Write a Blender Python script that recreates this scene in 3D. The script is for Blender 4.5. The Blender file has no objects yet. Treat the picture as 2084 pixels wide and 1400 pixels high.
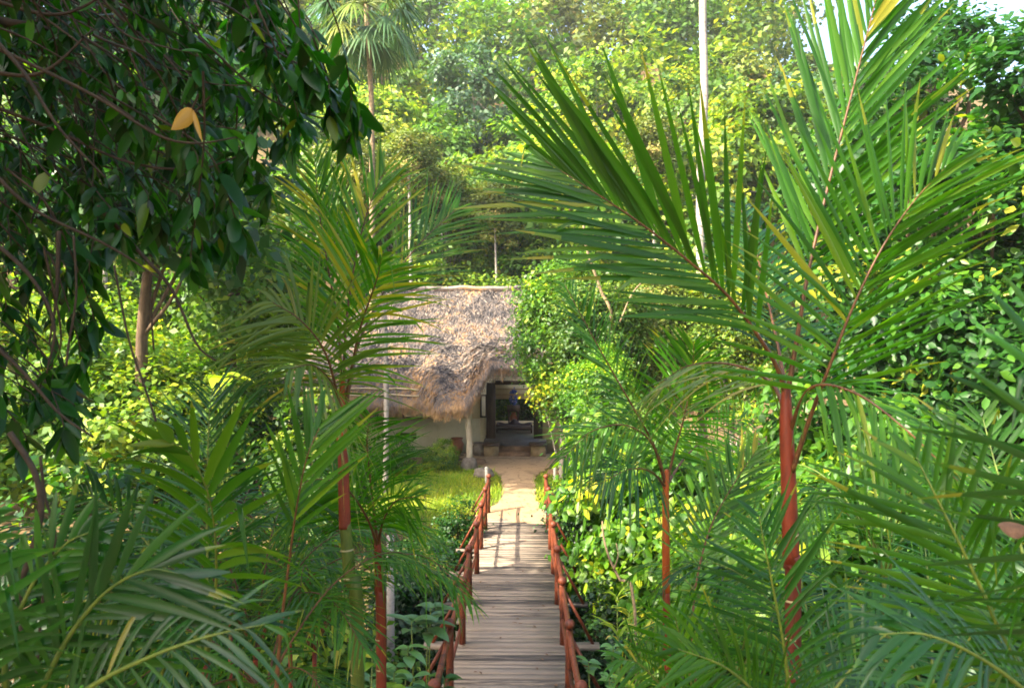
import bpy, math, random
import numpy as np
from mathutils import Vector

# ------------------------------------------------------------------ camera, sky, sun, exposure
S = bpy.context.scene
COL = S.collection
F = 1500.0                       # focal length in photo pixels (photo is 2084 wide)
CAM = np.array([0.0, 0.0, 4.5])
YAW, PITCH = math.radians(0.92), math.radians(-0.38)
cam_d = bpy.data.cameras.new("camera")
cam_d.sensor_width = 36.0
cam_d.lens = F / 2084 * 36.0
cam_d.clip_start, cam_d.clip_end = 0.05, 2000
cam_d.dof.use_dof = True
cam_d.dof.focus_distance = 9.0
cam_d.dof.aperture_fstop = 5.6
cam = bpy.data.objects.new("camera", cam_d)
cam.location = CAM
cam.rotation_euler = (math.radians(90) + PITCH, 0, YAW)
COL.objects.link(cam)
S.camera = cam

SUN_DIR = Vector((-0.72, -0.50, 0.78)).normalized()      # towards the sun
ELEV = math.asin(SUN_DIR.z)
AZ = math.atan2(SUN_DIR.x, SUN_DIR.y)
W = bpy.data.worlds.new("World")
S.world = W
W.use_nodes = True
nt = W.node_tree
bg = nt.nodes["Background"]
sky = nt.nodes.new("ShaderNodeTexSky")
sky.sky_type = 'NISHITA'
sky.sun_disc = False
sky.sun_elevation = ELEV
sky.sun_rotation = AZ
sky.air_density = 1.0
sky.dust_density = 5.0
sky.ozone_density = 0.4
nt.links.new(sky.outputs[0], bg.inputs[0])
bg.inputs[1].default_value = 0.15
sun_d = bpy.data.lights.new("sun", 'SUN')
sun_d.energy = 4.2
sun_d.angle = math.radians(0.5)
sun_d.color = (1.0, 0.92, 0.74)
sun = bpy.data.objects.new("sun", sun_d)
sun.rotation_euler = SUN_DIR.to_track_quat('Z', 'Y').to_euler()
COL.objects.link(sun)
S.view_settings.view_transform = 'Standard'
S.view_settings.look = 'None'
S.view_settings.exposure = 2.4
S.view_settings.gamma = 1.0
S.render.engine = 'CYCLES'
S.cycles.max_bounces = 7
S.cycles.diffuse_bounces = 4
S.cycles.glossy_bounces = 2
S.cycles.transmission_bounces = 5
S.cycles.transparent_max_bounces = 4
S.cycles.caustics_reflective = False
S.cycles.caustics_refractive = False
S.cycles.use_denoising = True
S.cycles.filter_width = 1.7

RNG = np.random.default_rng(7)
UP = np.array([0, 0, 1.0])
cy, sy, cp, sp = math.cos(YAW), math.sin(YAW), math.cos(PITCH), math.sin(PITCH)
FWD = np.array([-sy * cp, cy * cp, sp])
RGT = np.array([cy, sy, 0.0])
UPC = np.cross(RGT, FWD)


def P(px, py, d):
    """The place in the world that the photo shows at (px, py), d metres ahead."""
    return CAM + FWD * d + RGT * ((px - 1042) / F * d) + UPC * ((700 - py) / F * d)


def proj(p):
    q = np.asarray(p) - CAM
    d = q @ FWD
    return 1042 + F * (q @ RGT) / d, 700 - F * (q @ UPC) / d, d


def ss(a, b, x):
    t = np.clip((np.asarray(x, float) - a) / (b - a), 0, 1)
    return t * t * (3 - 2 * t)


def norm(v):
    v = np.asarray(v, float)
    return v / np.maximum(np.linalg.norm(v, axis=-1, keepdims=True), 1e-9)


# ------------------------------------------------------------------ objects
def mesh(name, V, Q, mat, rnd=None, smooth=False, T=None):
    """A mesh from vertex array V, quad array Q and triangle array T."""
    me = bpy.data.meshes.new(name)
    V = np.asarray(V, np.float32)
    me.vertices.add(len(V))
    me.vertices.foreach_set("co", V.ravel())
    Q = np.asarray(Q, np.int32).reshape(-1, 4) if Q is not None else np.zeros((0, 4), np.int32)
    T = np.asarray(T, np.int32).reshape(-1, 3) if T is not None else np.zeros((0, 3), np.int32)
    nq, ntr = len(Q), len(T)
    me.loops.add(nq * 4 + ntr * 3)
    me.loops.foreach_set("vertex_index", np.concatenate([Q.ravel(), T.ravel()]))
    me.polygons.add(nq + ntr)
    me.polygons.foreach_set("loop_start", np.concatenate([np.arange(nq) * 4, nq * 4 + np.arange(ntr) * 3]).astype(np.int32))
    if smooth:
        me.polygons.foreach_set("use_smooth", np.ones(nq + ntr, bool))
    if rnd is not None:
        a = me.attributes.new("rnd", 'FLOAT', 'FACE')
        a.data.foreach_set("value", np.asarray(rnd, np.float32))
    me.materials.append(mat)
    me.update(calc_edges=True)
    return me


def put(name, me, parent=None, loc=(0, 0, 0)):
    o = bpy.data.objects.new(name, me)
    COL.objects.link(o)
    o.location = loc
    if parent is not None:
        o.parent = parent
    return o


def tag(o, label=None, cat=None, group=None, kind=None):
    if label: o["label"] = label
    if cat: o["category"] = cat
    if group: o["group"] = group
    if kind: o["kind"] = kind
    return o


def thing(name, label, cat, loc=(0, 0, 0), group=None):
    o = bpy.data.objects.new(name, None)
    o.empty_display_size = 0.2
    COL.objects.link(o)
    o.location = loc
    return tag(o, label, cat, group)


class MB:
    """Collects pieces that end up as one mesh."""
    def __init__(self):
        self.V, self.Q, self.R, self.n = [], [], [], 0

    def add(self, V, Q, R=None):
        V = np.asarray(V, float).reshape(-1, 3)
        Q = np.asarray(Q, int).reshape(-1, 4)
        self.V.append(V)
        self.Q.append(Q + self.n)
        if R is None: R = RNG.random()
        self.R.append(np.broadcast_to(np.asarray(R, float), (len(Q),)))
        self.n += len(V)
        return self

    def box(self, lo, hi, R=None, jit=0.0):
        x0, y0, z0 = lo
        x1, y1, z1 = hi
        V = np.array([[x0, y0, z0], [x1, y0, z0], [x1, y1, z0], [x0, y1, z0],
                      [x0, y0, z1], [x1, y0, z1], [x1, y1, z1], [x0, y1, z1]], float)
        if jit: V += RNG.uniform(-jit, jit, V.shape)
        return self.add(V, [[0, 3, 2, 1], [4, 5, 6, 7], [0, 1, 5, 4], [1, 2, 6, 5], [2, 3, 7, 6], [3, 0, 4, 7]], R)

    def tube(self, pts, rad, n=8, R=None, cap=True):
        V, Q = tube_arrays(pts, rad, n, cap)
        return self.add(V, Q, R)

    def lathe(self, c, prof, n=14, R=None):
        """prof: list of (radius, z)"""
        a = np.arange(n) / n * 2 * np.pi
        V = np.concatenate([np.stack([c[0] + r * np.cos(a), c[1] + r * np.sin(a), np.full(n, c[2] + z)], 1) for r, z in prof])
        Q = [[i * n + j, i * n + (j + 1) % n, (i + 1) * n + (j + 1) % n, (i + 1) * n + j] for i in range(len(prof) - 1) for j in range(n)]
        return self.add(V, Q, R)

    def build(self, name, mat, parent=None, smooth=False, origin=(0, 0, 0)):
        V = np.concatenate(self.V) - np.asarray(origin, float)
        return put(name, mesh(name, V, np.concatenate(self.Q), mat, np.concatenate(self.R), smooth), parent)


def spline(pts, n):
    """Catmull-Rom through pts, n samples."""
    p = np.asarray(pts, float)
    if len(p) == 2:
        t = np.linspace(0, 1, n)[:, None]
        return p[0] * (1 - t) + p[1] * t
    p = np.vstack([2 * p[0] - p[1], p, 2 * p[-1] - p[-2]])
    m = len(p) - 3
    t = np.linspace(0, m - 1e-6, n)
    i = t.astype(int)
    f = (t - i)[:, None]
    a, b, c, d = p[i], p[i + 1], p[i + 2], p[i + 3]
    return 0.5 * (2 * b + (c - a) * f + (2 * a - 5 * b + 4 * c - d) * f ** 2 + (3 * b - a - 3 * c + d) * f ** 3)


def tube_arrays(pts, rad, n=8, cap=True):
    p = np.asarray(pts, float)
    k = len(p)
    r = np.broadcast_to(np.asarray(rad, float), (k,))
    t = norm(np.gradient(p, axis=0))
    ref = np.where(np.abs(t[:, 2:3]) > 0.9, [[1.0, 0, 0]], [[0, 0, 1.0]])
    u = norm(np.cross(t, ref))
    for i in range(1, k):
        if u[i] @ u[i - 1] < 0: u[i] = -u[i]
        w = u[i - 1] - (u[i - 1] @ t[i]) * t[i]
        u[i] = w / max(np.linalg.norm(w), 1e-9)
    v = np.cross(t, u)
    a = np.arange(n) / n * 2 * np.pi
    V = p[:, None] + r[:, None, None] * (np.cos(a)[None, :, None] * u[:, None] + np.sin(a)[None, :, None] * v[:, None])
    V = V.reshape(-1, 3)
    i, j = np.meshgrid(np.arange(k - 1), np.arange(n), indexing='ij')
    Q = np.stack([i * n + j, i * n + (j + 1) % n, (i + 1) * n + (j + 1) % n, (i + 1) * n + j], -1).reshape(-1, 4)
    if cap:
        m = len(V)
        V = np.vstack([V, p[0], p[-1]])
        j = np.arange(0, n, 2)
        Q = np.vstack([Q, np.stack([np.full(len(j), m), (j + 2) % n, (j + 1) % n, j], -1),
                       np.stack([np.full(len(j), m + 1), (k - 1) * n + j, (k - 1) * n + (j + 1) % n, (k - 1) * n + (j + 2) % n], -1)])
    return V, Q


def strips(B, D, Wd, L, Wm, droop, K=5, fold=0.2, prof='palm', kink=None, down=UP):
    """n blades: base B, direction D, width direction Wd, length L, half width Wm. Returns V, Q, index of blade for each quad."""
    n = len(B)
    s = np.linspace(0, 1, K + 1)
    if prof == 'palm':
        w = np.minimum(1, 0.35 + s / 0.22 * 0.65) * np.clip(1 - s ** 2.6, 0, 1) + 0.015
    elif prof == 'leaf':
        w = np.sin(np.pi * np.clip(s, 0, 1) ** 0.8) ** 0.8 + 0.02
    elif prof == 'heart':
        w = np.clip(np.sqrt(np.clip(s / 0.25, 0, 1)) * (1 - np.clip((s - .25) / .75, 0, 1) ** 1.5), 0, 1) + .02
    else:
        w = 1 - 0.75 * s
    D, Wd = norm(D), np.asarray(Wd, float)
    Wd = norm(Wd - (Wd * D).sum(1, keepdims=True) * D)
    L, Wm, droop = [np.broadcast_to(np.asarray(x, float), (n,)) for x in (L, Wm, droop)]
    N = np.cross(D, Wd)
    c = B[:, None] + L[:, None, None] * (s[None, :, None] * D[:, None] - (droop[:, None] * s[None] ** 2)[..., None] * down)
    if kink is not None:
        ks = np.clip(s[None] - kink[:, None], 0, 1)          # broken blades fold down past the kink
        c = c - L[:, None, None] * ks[..., None] * (D[:, None] * 0.8 + down * 0.75)
    off = Wm[:, None, None] * w[None, :, None] * Wd[:, None]
    fo = (fold * Wm)[:, None, None] * w[None, :, None] * N[:, None]
    V = np.stack([c - off + fo, c, c + off + fo], 2).reshape(-1, 3)          # n, K+1, 3
    base = (np.arange(n) * (K + 1) * 3)[:, None, None]
    i = np.arange(K)[None, :, None] * 3
    j = np.arange(2)[None, None, :]
    a = base + i + j
    Q = np.stack([a, a + 1, a + 4, a + 3], -1).reshape(-1, 4)
    return V, Q, np.repeat(np.arange(n), K * 2)


def diamonds(B, D, N, L, Wm):
    """n single-face leaves."""
    D = norm(D)
    Wd = norm(np.cross(D, N))
    Nn = np.cross(Wd, D)
    L, Wm = np.asarray(L)[:, None], np.asarray(Wm)[:, None]
    m = B + D * L * 0.45 + Nn * L * .12
    V = np.stack([B, m + Wd * Wm, B + D * L, m - Wd * Wm], 1).reshape(-1, 3)
    Q = np.arange(len(B) * 4).reshape(-1, 4)
    return V, Q


# ------------------------------------------------------------------ materials
def new_mat(name):
    m = bpy.data.materials.new(name)
    m.use_nodes = True
    t = m.node_tree
    return m, t, t.nodes, t.links, t.nodes["Principled BSDF"]


def ramp(nodes, stops):
    r = nodes.new("ShaderNodeValToRGB")
    e = r.color_ramp.elements
    while len(e) < len(stops): e.new(0.5)
    for x, (p, c) in zip(e, stops):
        x.position = p
        x.color = (*c, 1)
    return r


def leaf_mat(name, stops, trans=0.35, rough=0.4, tcol=(1.9, 2.0, 0.8), spec=0.5, vary=0.12):
    m, t, nodes, links, b = new_mat(name)
    at = nodes.new("ShaderNodeAttribute"); at.attribute_name = "rnd"
    r = ramp(nodes, stops)
    links.new(at.outputs["Fac"], r.inputs[0])
    oi = nodes.new("ShaderNodeObjectInfo")
    mr = nodes.new("ShaderNodeMapRange")
    mr.inputs[3].default_value, mr.inputs[4].default_value = 1 - vary * 2, 1 + vary * 2
    links.new(oi.outputs["Random"], mr.inputs[0])
    mu = nodes.new("ShaderNodeMix"); mu.data_type = 'RGBA'; mu.blend_type = 'MULTIPLY'; mu.inputs[0].default_value = 1
    links.new(r.outputs[0], mu.inputs[6]); links.new(mr.outputs[0], mu.inputs[7])
    links.new(mu.outputs[2], b.inputs["Base Color"])
    b.inputs["Roughness"].default_value = rough
    b.inputs["Specular IOR Level"].default_value = spec
    tr = nodes.new("ShaderNodeBsdfTranslucent")
    m2 = nodes.new("ShaderNodeMix"); m2.data_type = 'RGBA'; m2.blend_type = 'MULTIPLY'; m2.inputs[0].default_value = 1
    m2.clamp_result = False
    m2.inputs[7].default_value = (*tcol, 1)
    links.new(mu.outputs[2], m2.inputs[6]); links.new(m2.outputs[2], tr.inputs[0])
    mx = nodes.new("ShaderNodeMixShader"); mx.inputs[0].default_value = trans
    links.new(b.outputs[0], mx.inputs[1]); links.new(tr.outputs[0], mx.inputs[2])
    links.new(mx.outputs[0], nodes["Material Output"].inputs[0])
    return m


def solid_mat(name, c1, c2, rough=0.6, scale=(4, 4, 4), bump=0.3, attr=0.0, c3=None, bscale=None, detail=6):
    """Noise between two or three colours, per-piece variation by the rnd attribute, bump."""
    m, t, nodes, links, b = new_mat(name)
    tc = nodes.new("ShaderNodeTexCoord")
    mp = nodes.new("ShaderNodeMapping"); mp.inputs[3].default_value = scale
    links.new(tc.outputs["Object"], mp.inputs[0])
    nz = nodes.new("ShaderNodeTexNoise"); nz.inputs["Scale"].default_value = 1; nz.inputs["Detail"].default_value = detail
    nz.inputs["Roughness"].default_value = 0.65
    links.new(mp.outputs[0], nz.inputs[0])
    stops = [(0.32, c1), (0.68, c2)] if c3 is None else [(0.3, c1), (0.5, c2), (0.7, c3)]
    fac = nz.outputs["Fac"]
    if attr:
        at = nodes.new("ShaderNodeAttribute"); at.attribute_name = "rnd"
        ma = nodes.new("ShaderNodeMath"); ma.operation = 'MULTIPLY_ADD'
        ma.inputs[1].default_value = attr; 
        sb = nodes.new("ShaderNodeMath"); sb.operation = 'SUBTRACT'; sb.inputs[1].default_value = attr / 2
        links.new(at.outputs["Fac"], ma.inputs[0]); links.new(nz.outputs["Fac"], ma.inputs[2])
        links.new(ma.outputs[0], sb.inputs[0]); fac = sb.outputs[0]
    r = ramp(nodes, stops)
    links.new(fac, r.inputs[0]); links.new(r.outputs[0], b.inputs["Base Color"])
    b.inputs["Roughness"].default_value = rough
    b.inputs["Specular IOR Level"].default_value = .3
    if bump:
        bp = nodes.new("ShaderNodeBump"); bp.inputs["Strength"].default_value = bump; bp.inputs["Distance"].default_value = 0.02
        links.new(nz.outputs["Fac"], bp.inputs["Height"]); links.new(bp.outputs[0], b.inputs["Normal"])
    return m


M = {}
G = lambda r, g, b: (r, g, b)
M['palm'] = leaf_mat('palm_leaf', [(0, G(.022, .085, .004)), (.5, G(.048, .155, .005)), (.82, G(.11, .21, .008)), (1, G(.30, .25, .02))], .5, .38, (1.5, 1.9, .3), .4)
M['palm_dark'] = leaf_mat('palm_leaf_dark', [(0, G(.010, .050, .010)), (.6, G(.022, .095, .012)), (.9, G(.05, .14, .010)), (1, G(.2, .18, .02))], .42, .34, (1.5, 2.0, .45), .45)
M['palm_olive'] = leaf_mat('palm_leaf_olive', [(0, G(.06, .13, .014)), (.6, G(.12, .18, .018)), (1, G(.32, .25, .04))], .42, .38, (1.5, 1.7, .5))
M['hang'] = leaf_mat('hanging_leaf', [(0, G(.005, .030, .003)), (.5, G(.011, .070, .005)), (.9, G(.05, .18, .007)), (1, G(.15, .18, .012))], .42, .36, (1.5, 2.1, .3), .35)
M['yellow_leaf'] = leaf_mat('yellowed_leaf', [(0, G(.42, .22, .02)), (1, G(.5, .3, .03))], .35, .5, (1.2, 1.1, .5))
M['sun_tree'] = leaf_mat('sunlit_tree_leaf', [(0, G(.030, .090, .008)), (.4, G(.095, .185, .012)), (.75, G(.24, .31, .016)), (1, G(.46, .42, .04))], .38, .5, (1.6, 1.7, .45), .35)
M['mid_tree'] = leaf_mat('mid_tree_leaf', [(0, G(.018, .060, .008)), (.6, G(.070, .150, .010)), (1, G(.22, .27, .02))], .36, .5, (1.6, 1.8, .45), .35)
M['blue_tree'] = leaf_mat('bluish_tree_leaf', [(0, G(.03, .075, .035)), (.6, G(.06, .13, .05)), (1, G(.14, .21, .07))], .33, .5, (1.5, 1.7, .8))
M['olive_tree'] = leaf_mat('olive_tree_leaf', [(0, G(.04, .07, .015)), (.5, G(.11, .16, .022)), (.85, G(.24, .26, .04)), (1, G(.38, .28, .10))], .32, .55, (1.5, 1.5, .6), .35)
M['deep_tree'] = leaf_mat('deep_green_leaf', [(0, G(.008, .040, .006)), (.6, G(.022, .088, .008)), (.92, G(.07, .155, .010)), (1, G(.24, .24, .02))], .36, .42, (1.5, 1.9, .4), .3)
M['shrub'] = leaf_mat('shrub_leaf', [(0, G(.018, .070, .006)), (.5, G(.065, .165, .009)), (.88, G(.19, .29, .012)), (1, G(.44, .40, .02))], .4, .42, (1.6, 1.8, .35), .35)
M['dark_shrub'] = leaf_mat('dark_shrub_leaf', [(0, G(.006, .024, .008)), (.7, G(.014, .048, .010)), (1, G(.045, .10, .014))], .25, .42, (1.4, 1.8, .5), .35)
M['big_leaf'] = leaf_mat('large_leaf', [(0, G(.05, .13, .04)), (1, G(.09, .19, .05))], .3, .35, (1.4, 1.7, .7))
M['grass'] = leaf_mat('grass_blade', [(0, G(.07, .16, .008)), (.45, G(.17, .27, .012)), (.85, G(.38, .38, .022)), (1, G(.42, .34, .08))], .38, .6, (1.6, 1.6, .4), .3)
M['bark'] = solid_mat('brown_bark', (.045, .028, .016), (.14, .09, .05), .85, (9, 9, 2.5), .6)
M['pale_bark'] = solid_mat('pale_bark', (.09, .075, .06), (.30, .26, .22), .8, (5, 5, 9), .6, c3=(.22, .185, .15), detail=9)
M['tan_bark'] = solid_mat('tan_bark', (.10, .07, .04), (.30, .21, .11), .85, (7, 7, 12), .5)
M['twig'] = solid_mat('brown_twig', (.018, .012, .007), (.055, .036, .018), .85, (20, 20, 20), .3)
M['red_stem'] = solid_mat('red_palm_stem', (.040, .011, .007), (.17, .028, .010), .5, (14, 14, 5), .2, c3=(.105, .016, .008))
M['orange_stem'] = solid_mat('orange_palm_stem', (.20, .032, .008), (.40, .10, .012), .48, (14, 14, 4), .15)
M['green_stem'] = solid_mat('green_palm_stem', (.025, .050, .008), (.075, .105, .012), .5, (12, 12, 5), .2, c3=(.12, .13, .02))
M['ring'] = solid_mat('pale_ring_scar', (.32, .28, .14), (.46, .40, .22), .7, (20, 20, 20), .2)
M['rachis'] = solid_mat('brown_frond_stalk', (.05, .022, .010), (.14, .060, .018), .45, (30, 30, 30), .1)
M['green_rachis'] = solid_mat('green_frond_stalk', (.05, .09, .014), (.14, .17, .02), .45, (30, 30, 30), .1)
M['plank'] = solid_mat('weathered_plank', (.042, .035, .031), (.245, .188, .137), .8, (1.6, 26, 8), .6, attr=.42, c3=(.165, .130, .100))
M['rail'] = solid_mat('red_brown_rail', (.034, .009, .005), (.14, .032, .011), .5, (18, 18, 6), .4, attr=.25, c3=(.085, .019, .008))
M['soil'] = solid_mat('leaf_litter_soil', (.030, .022, .010), (.11, .068, .028), .95, (2.2, 2.2, 2.2), .9, c3=(.055, .060, .018), detail=10)
M['path'] = solid_mat('sandy_path', (.11, .068, .038), (.30, .20, .11), .9, (1.1, 1.1, 1.1), .7, c3=(.23, .15, .083), detail=10)
M['plaster'] = solid_mat('cream_plaster', (.55, .44, .24), (.68, .56, .33), .8, (1.6, 1.6, 1.6), .15, c3=(.62, .50, .28))
M['pier'] = solid_mat('weathered_ochre_plaster', (.15, .10, .05), (.32, .23, .115), .85, (3, 3, 3), .3)
M['maroon_stem'] = solid_mat('maroon_palm_stem', (.022, .008, .006), (.10, .018, .010), .5, (14, 14, 5), .25, c3=(.055, .011, .007))
M['dark_wood'] = solid_mat('dark_wood', (.035, .020, .013), (.085, .050, .030), .5, (10, 10, 2), .2)
M['pale_wood'] = solid_mat('pale_bamboo', (.40, .28, .14), (.58, .44, .26), .6, (8, 8, 8), .2)
M['post'] = solid_mat('whitewashed_post', (.24, .19, .13), (.48, .40, .29), .75, (9, 9, 3), .4)
M['stone'] = solid_mat('grey_stone', (.08, .065, .05), (.22, .18, .14), .9, (5, 5, 5), .7)
M['brown_stone'] = solid_mat('brown_stone', (.10, .055, .03), (.24, .14, .075), .85, (6, 6, 6), .6)
M['clay'] = solid_mat('terracotta', (.22, .075, .035), (.34, .13, .06), .7, (8, 8, 8), .2)
M['floor_dark'] = solid_mat('dark_stone_floor', (.05, .045, .045), (.11, .10, .095), .35, (3, 3, 3), .1)
M['sofa'] = solid_mat('dark_sofa_wood', (.022, .012, .014), (.06, .032, .034), .4, (8, 8, 8), .1)
M['blue'] = leaf_mat('blue_flower', [(0, G(.02, .05, .20)), (.7, G(.05, .12, .42)), (1, G(.5, .5, .55))], .2, .5, (1, 1, 1.2))
M['white'] = solid_mat('white_paint', (.40, .36, .29), (.56, .52, .44), .6, (12, 12, 12), .1)
M['dry'] = solid_mat('dry_brown_leaf', (.05, .026, .014), (.14, .075, .04), .8, (40, 40, 40), .3)


def thatch_mat():
    m, t, nodes, links, b = new_mat('thatch_straw')
    tc = nodes.new("ShaderNodeTexCoord")
    n1 = nodes.new("ShaderNodeTexNoise"); n1.inputs["Scale"].default_value = .95; n1.inputs["Detail"].default_value = 7; n1.inputs["Roughness"].default_value = .68
    links.new(tc.outputs["Object"], n1.inputs[0])
    sx = nodes.new("ShaderNodeSeparateXYZ"); links.new(tc.outputs["Object"], sx.inputs[0])
    mr = nodes.new("ShaderNodeMapRange"); mr.inputs[1].default_value = 1.3; mr.inputs[2].default_value = 3.6
    mr.inputs[3].default_value = .26; mr.inputs[4].default_value = -.02           # paler, more orange straw low on the roof
    links.new(sx.outputs[2], mr.inputs[0])
    ad = nodes.new("ShaderNodeMath"); links.new(n1.outputs["Fac"], ad.inputs[0]); links.new(mr.outputs[0], ad.inputs[1])
    at = nodes.new("ShaderNodeAttribute"); at.attribute_name = "rnd"
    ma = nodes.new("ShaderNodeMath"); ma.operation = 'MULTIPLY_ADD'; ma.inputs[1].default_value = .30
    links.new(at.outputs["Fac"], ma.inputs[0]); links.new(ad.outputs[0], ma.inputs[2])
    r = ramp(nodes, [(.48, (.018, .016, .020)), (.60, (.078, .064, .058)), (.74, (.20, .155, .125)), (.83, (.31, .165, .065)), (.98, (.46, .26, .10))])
    links.new(ma.outputs[0], r.inputs[0]); links.new(r.outputs[0], b.inputs["Base Color"])
    b.inputs["Roughness"].default_value = .8
    return m


M['thatch'] = thatch_mat()


# ------------------------------------------------------------------ ground
def gz(x, y):
    x, y = np.asarray(x, float), np.asarray(y, float)
    z = -2.3 * ss(0.5, 4.0, y) * (1 - ss(14.5, 18.0, y + 0.25 * np.maximum(0, x - 2)))
    z = z + (0.5 * np.clip(y - 37.5, 0, 62) + 0.25 * np.clip(y - 60, 0, 40)) * (1 - .13 * ss(22, 40, x) * ss(50, 75, y))
    z = z + 0.45 * np.clip(-8.0 - x, 0, 14) * ss(20, 32, y)
    z = z + 0.30 * np.clip(x - 6.5, 0, 9) * ss(14, 26, y)
    z = z + 0.10 * np.sin(x * 1.3 + y * .7) * np.sin(y * 1.1 - x * .5) * (1 - ss(17, 19, y) * (1 - ss(4, 7, np.abs(x + .2))) * (1 - ss(34, 38, y)))
    return z


xs = np.concatenate([np.linspace(-150, -20, 14)[:-1], np.linspace(-20, 20, 90), np.linspace(20, 150, 14)[1:]])
ys = np.concatenate([np.linspace(-60, 0, 8)[:-1], np.linspace(0, 42, 100), np.linspace(42, 170, 26)[1:]])
XX, YY = np.meshgrid(xs, ys, indexing='ij')
GV = np.stack([XX, YY, gz(XX, YY) - 0.02], -1).reshape(-1, 3)
nx, ny = XX.shape
i, j = np.meshgrid(np.arange(nx - 1), np.arange(ny - 1), indexing='ij')
GQ = np.stack([i * ny + j, (i + 1) * ny + j, (i + 1) * ny + j + 1, i * ny + j + 1], -1).reshape(-1, 4)
tag(put("ground", mesh("ground", GV, GQ, M['soil'], smooth=True)), kind="structure")

# sandy path from the bridge to the door steps
BX = -0.17
pc = [(BX, 17.6, 1.15), (BX, 18.3, 1.35), (BX, 19.0, .95), (BX + .02, 20.5, .52), (BX + .02, 22.5, .52), (BX - .05, 24.2, .62), (BX - .3, 25.5, 1.25), (BX - .35, 27, 1.75), (BX - .35, 28.9, 1.9)]
pl = spline(pc, 60)
pv, pq = [], []
for k, (cx, y, w) in enumerate(pl):
    for a in np.linspace(-1, 1, 7):
        xx = cx + a * w * (1 + .06 * math.sin(k * 1.7 + a * 5))
        pv.append((xx, y, float(gz(xx, y)) + .035 - .02 * a * a))
for k in range(len(pl) - 1):
    for a in range(6):
        pq.append((k * 7 + a, k * 7 + a + 1, (k + 1) * 7 + a + 1, (k + 1) * 7 + a))
tag(put("path", mesh("path", pv, pq, M['path'], smooth=True)), kind="structure")


# grass banks beside the far end of the bridge
def grass(name, pts, L, label=None):
    n = len(pts)
    pts = np.asarray(pts, float)
    B = np.column_stack([pts, gz(pts[:, 0], pts[:, 1]) - .02])
    a = RNG.uniform(0, 2 * np.pi, n)
    D = np.column_stack([np.cos(a) * .5, np.sin(a) * .5, np.ones(n)])
    Wd = np.column_stack([-np.sin(a), np.cos(a), np.zeros(n)])
    V, Q, idx = strips(B, D, Wd, RNG.uniform(.4, 1.2, n) * L * (1 + .9 * (np.sin(pts[:, 0] * 2.3) * np.sin(pts[:, 1] * 1.7) > .45)), L * .055, RNG.uniform(.1, .5, n), 2, .1, 'straw')
    o = put(name, mesh(name, V, Q, M['grass'], np.clip(RNG.normal(.48, .2, n) + .2 * np.sin(pts[:, 0] * 1.9 + 1) * np.sin(pts[:, 1] * 1.3), 0, 1)[idx]))
    return tag(o, kind="stuff")


gp = []
while len(gp) < 30000:
    x, y = RNG.uniform(-5.2, 2.6), RNG.uniform(14.6, 26)
    pw = np.interp(y, [q[1] for q in pc], [q[2] for q in pc])
    if abs(x - BX) < pw + RNG.normal(.0, .06): continue
    if y < 18 and abs(x - BX) < 1.25: continue
    if x < -1.2 - 3.6 * ss(14.5, 21, y) or x > 1.2 + .9 * ss(16, 19, y): 
        if RNG.random() > .08: continue
    gp.append((x, y))
tag(grass("grass", gp, .17), "short sunlit grass on the banks at the far end of the footbridge")

# ------------------------------------------------------------------ footbridge
bridge = thing("wooden_footbridge", "narrow plank footbridge with red-brown round-post railings leading to the thatched house", "footbridge", (BX, 9.5, 0))
OB = np.array([BX, 9.5, 0])
HW = 0.74
post_y = [5.86 + 1.64 * k for k in range(9)]
d = MB()
y = 2.0
while y < 18.35:
    w = RNG.uniform(.11, .19)
    near = min(abs(y + w / 2 - q) for q in post_y)
    ex = RNG.uniform(.06, .16) + (.42 if near < .10 else 0)
    ex2 = RNG.uniform(.06, .16) + (.42 if near < .10 else 0)
    zz = RNG.uniform(-.006, .008)
    d.box((BX - HW - ex, y, -.02 + zz), (BX + HW + ex2, y + w - RNG.uniform(.006, .018), .025 + zz), RNG.random(), .008)
    y += w
d.build("deck", M['plank'], bridge, origin=OB)
for s in (-1, 1):
    MB().box((BX + s * .6 - .07, 2.0, -.26), (BX + s * .6 + .07, 18.2, -.03)).build("beam", M['dark_wood'], bridge, origin=OB)
for yy in (6.5, 11.5):
    for s in (-1, 1):
        MB().tube([(BX + s * .62, yy, -2.6), (BX + s * .62, yy, -.24)], .09, 10).build("pile", M['dark_wood'], bridge, origin=OB)
for s in (-1, 1):
    prev = None
    for k, yy in enumerate(post_y):
        x = BX + s * HW + RNG.uniform(-.012, .012)
        lean = RNG.uniform(-.012, .012)
        top = np.array([x + lean, yy, .90])
        mb = MB().tube([(x, yy, -.05), (x, yy, .3), top + [0, 0, -.1], top], [.051, .049, .046, .044], 12)
        po = mb.build("post", M['rail'], bridge, True, OB)
        MB().lathe(top, [(.024, -.005), (.034, .01), (.058, .03), (.068, .06), (.064, .09), (.044, .115), (.012, .128), (.001, .13)], 14).build("finial", M['rail'], po, True, OB)
        if prev is not None:
            a, b = prev + [0, .03, -.03], top + [0, -.03, -.03]
            mid = (a + b) / 2 + [RNG.uniform(-.012, .012), 0, RNG.uniform(-.03, -.008)]
            MB().tube(spline([a, mid, b], 8), .036, 10).build("handrail", M['rail'], bridge, True, OB)
            MB().tube([a + [0, 0, -.47], b + [0, 0, -.47]], .024, 8).build("lower_rail", M['rail'], bridge, True, OB)
        prev = top
        MB().tube([(x + s * .02, yy + .03, .80), (x + s * .44, yy + .03, .03)], .024, 8).build("brace", M['rail'], bridge, True, OB)

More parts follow.
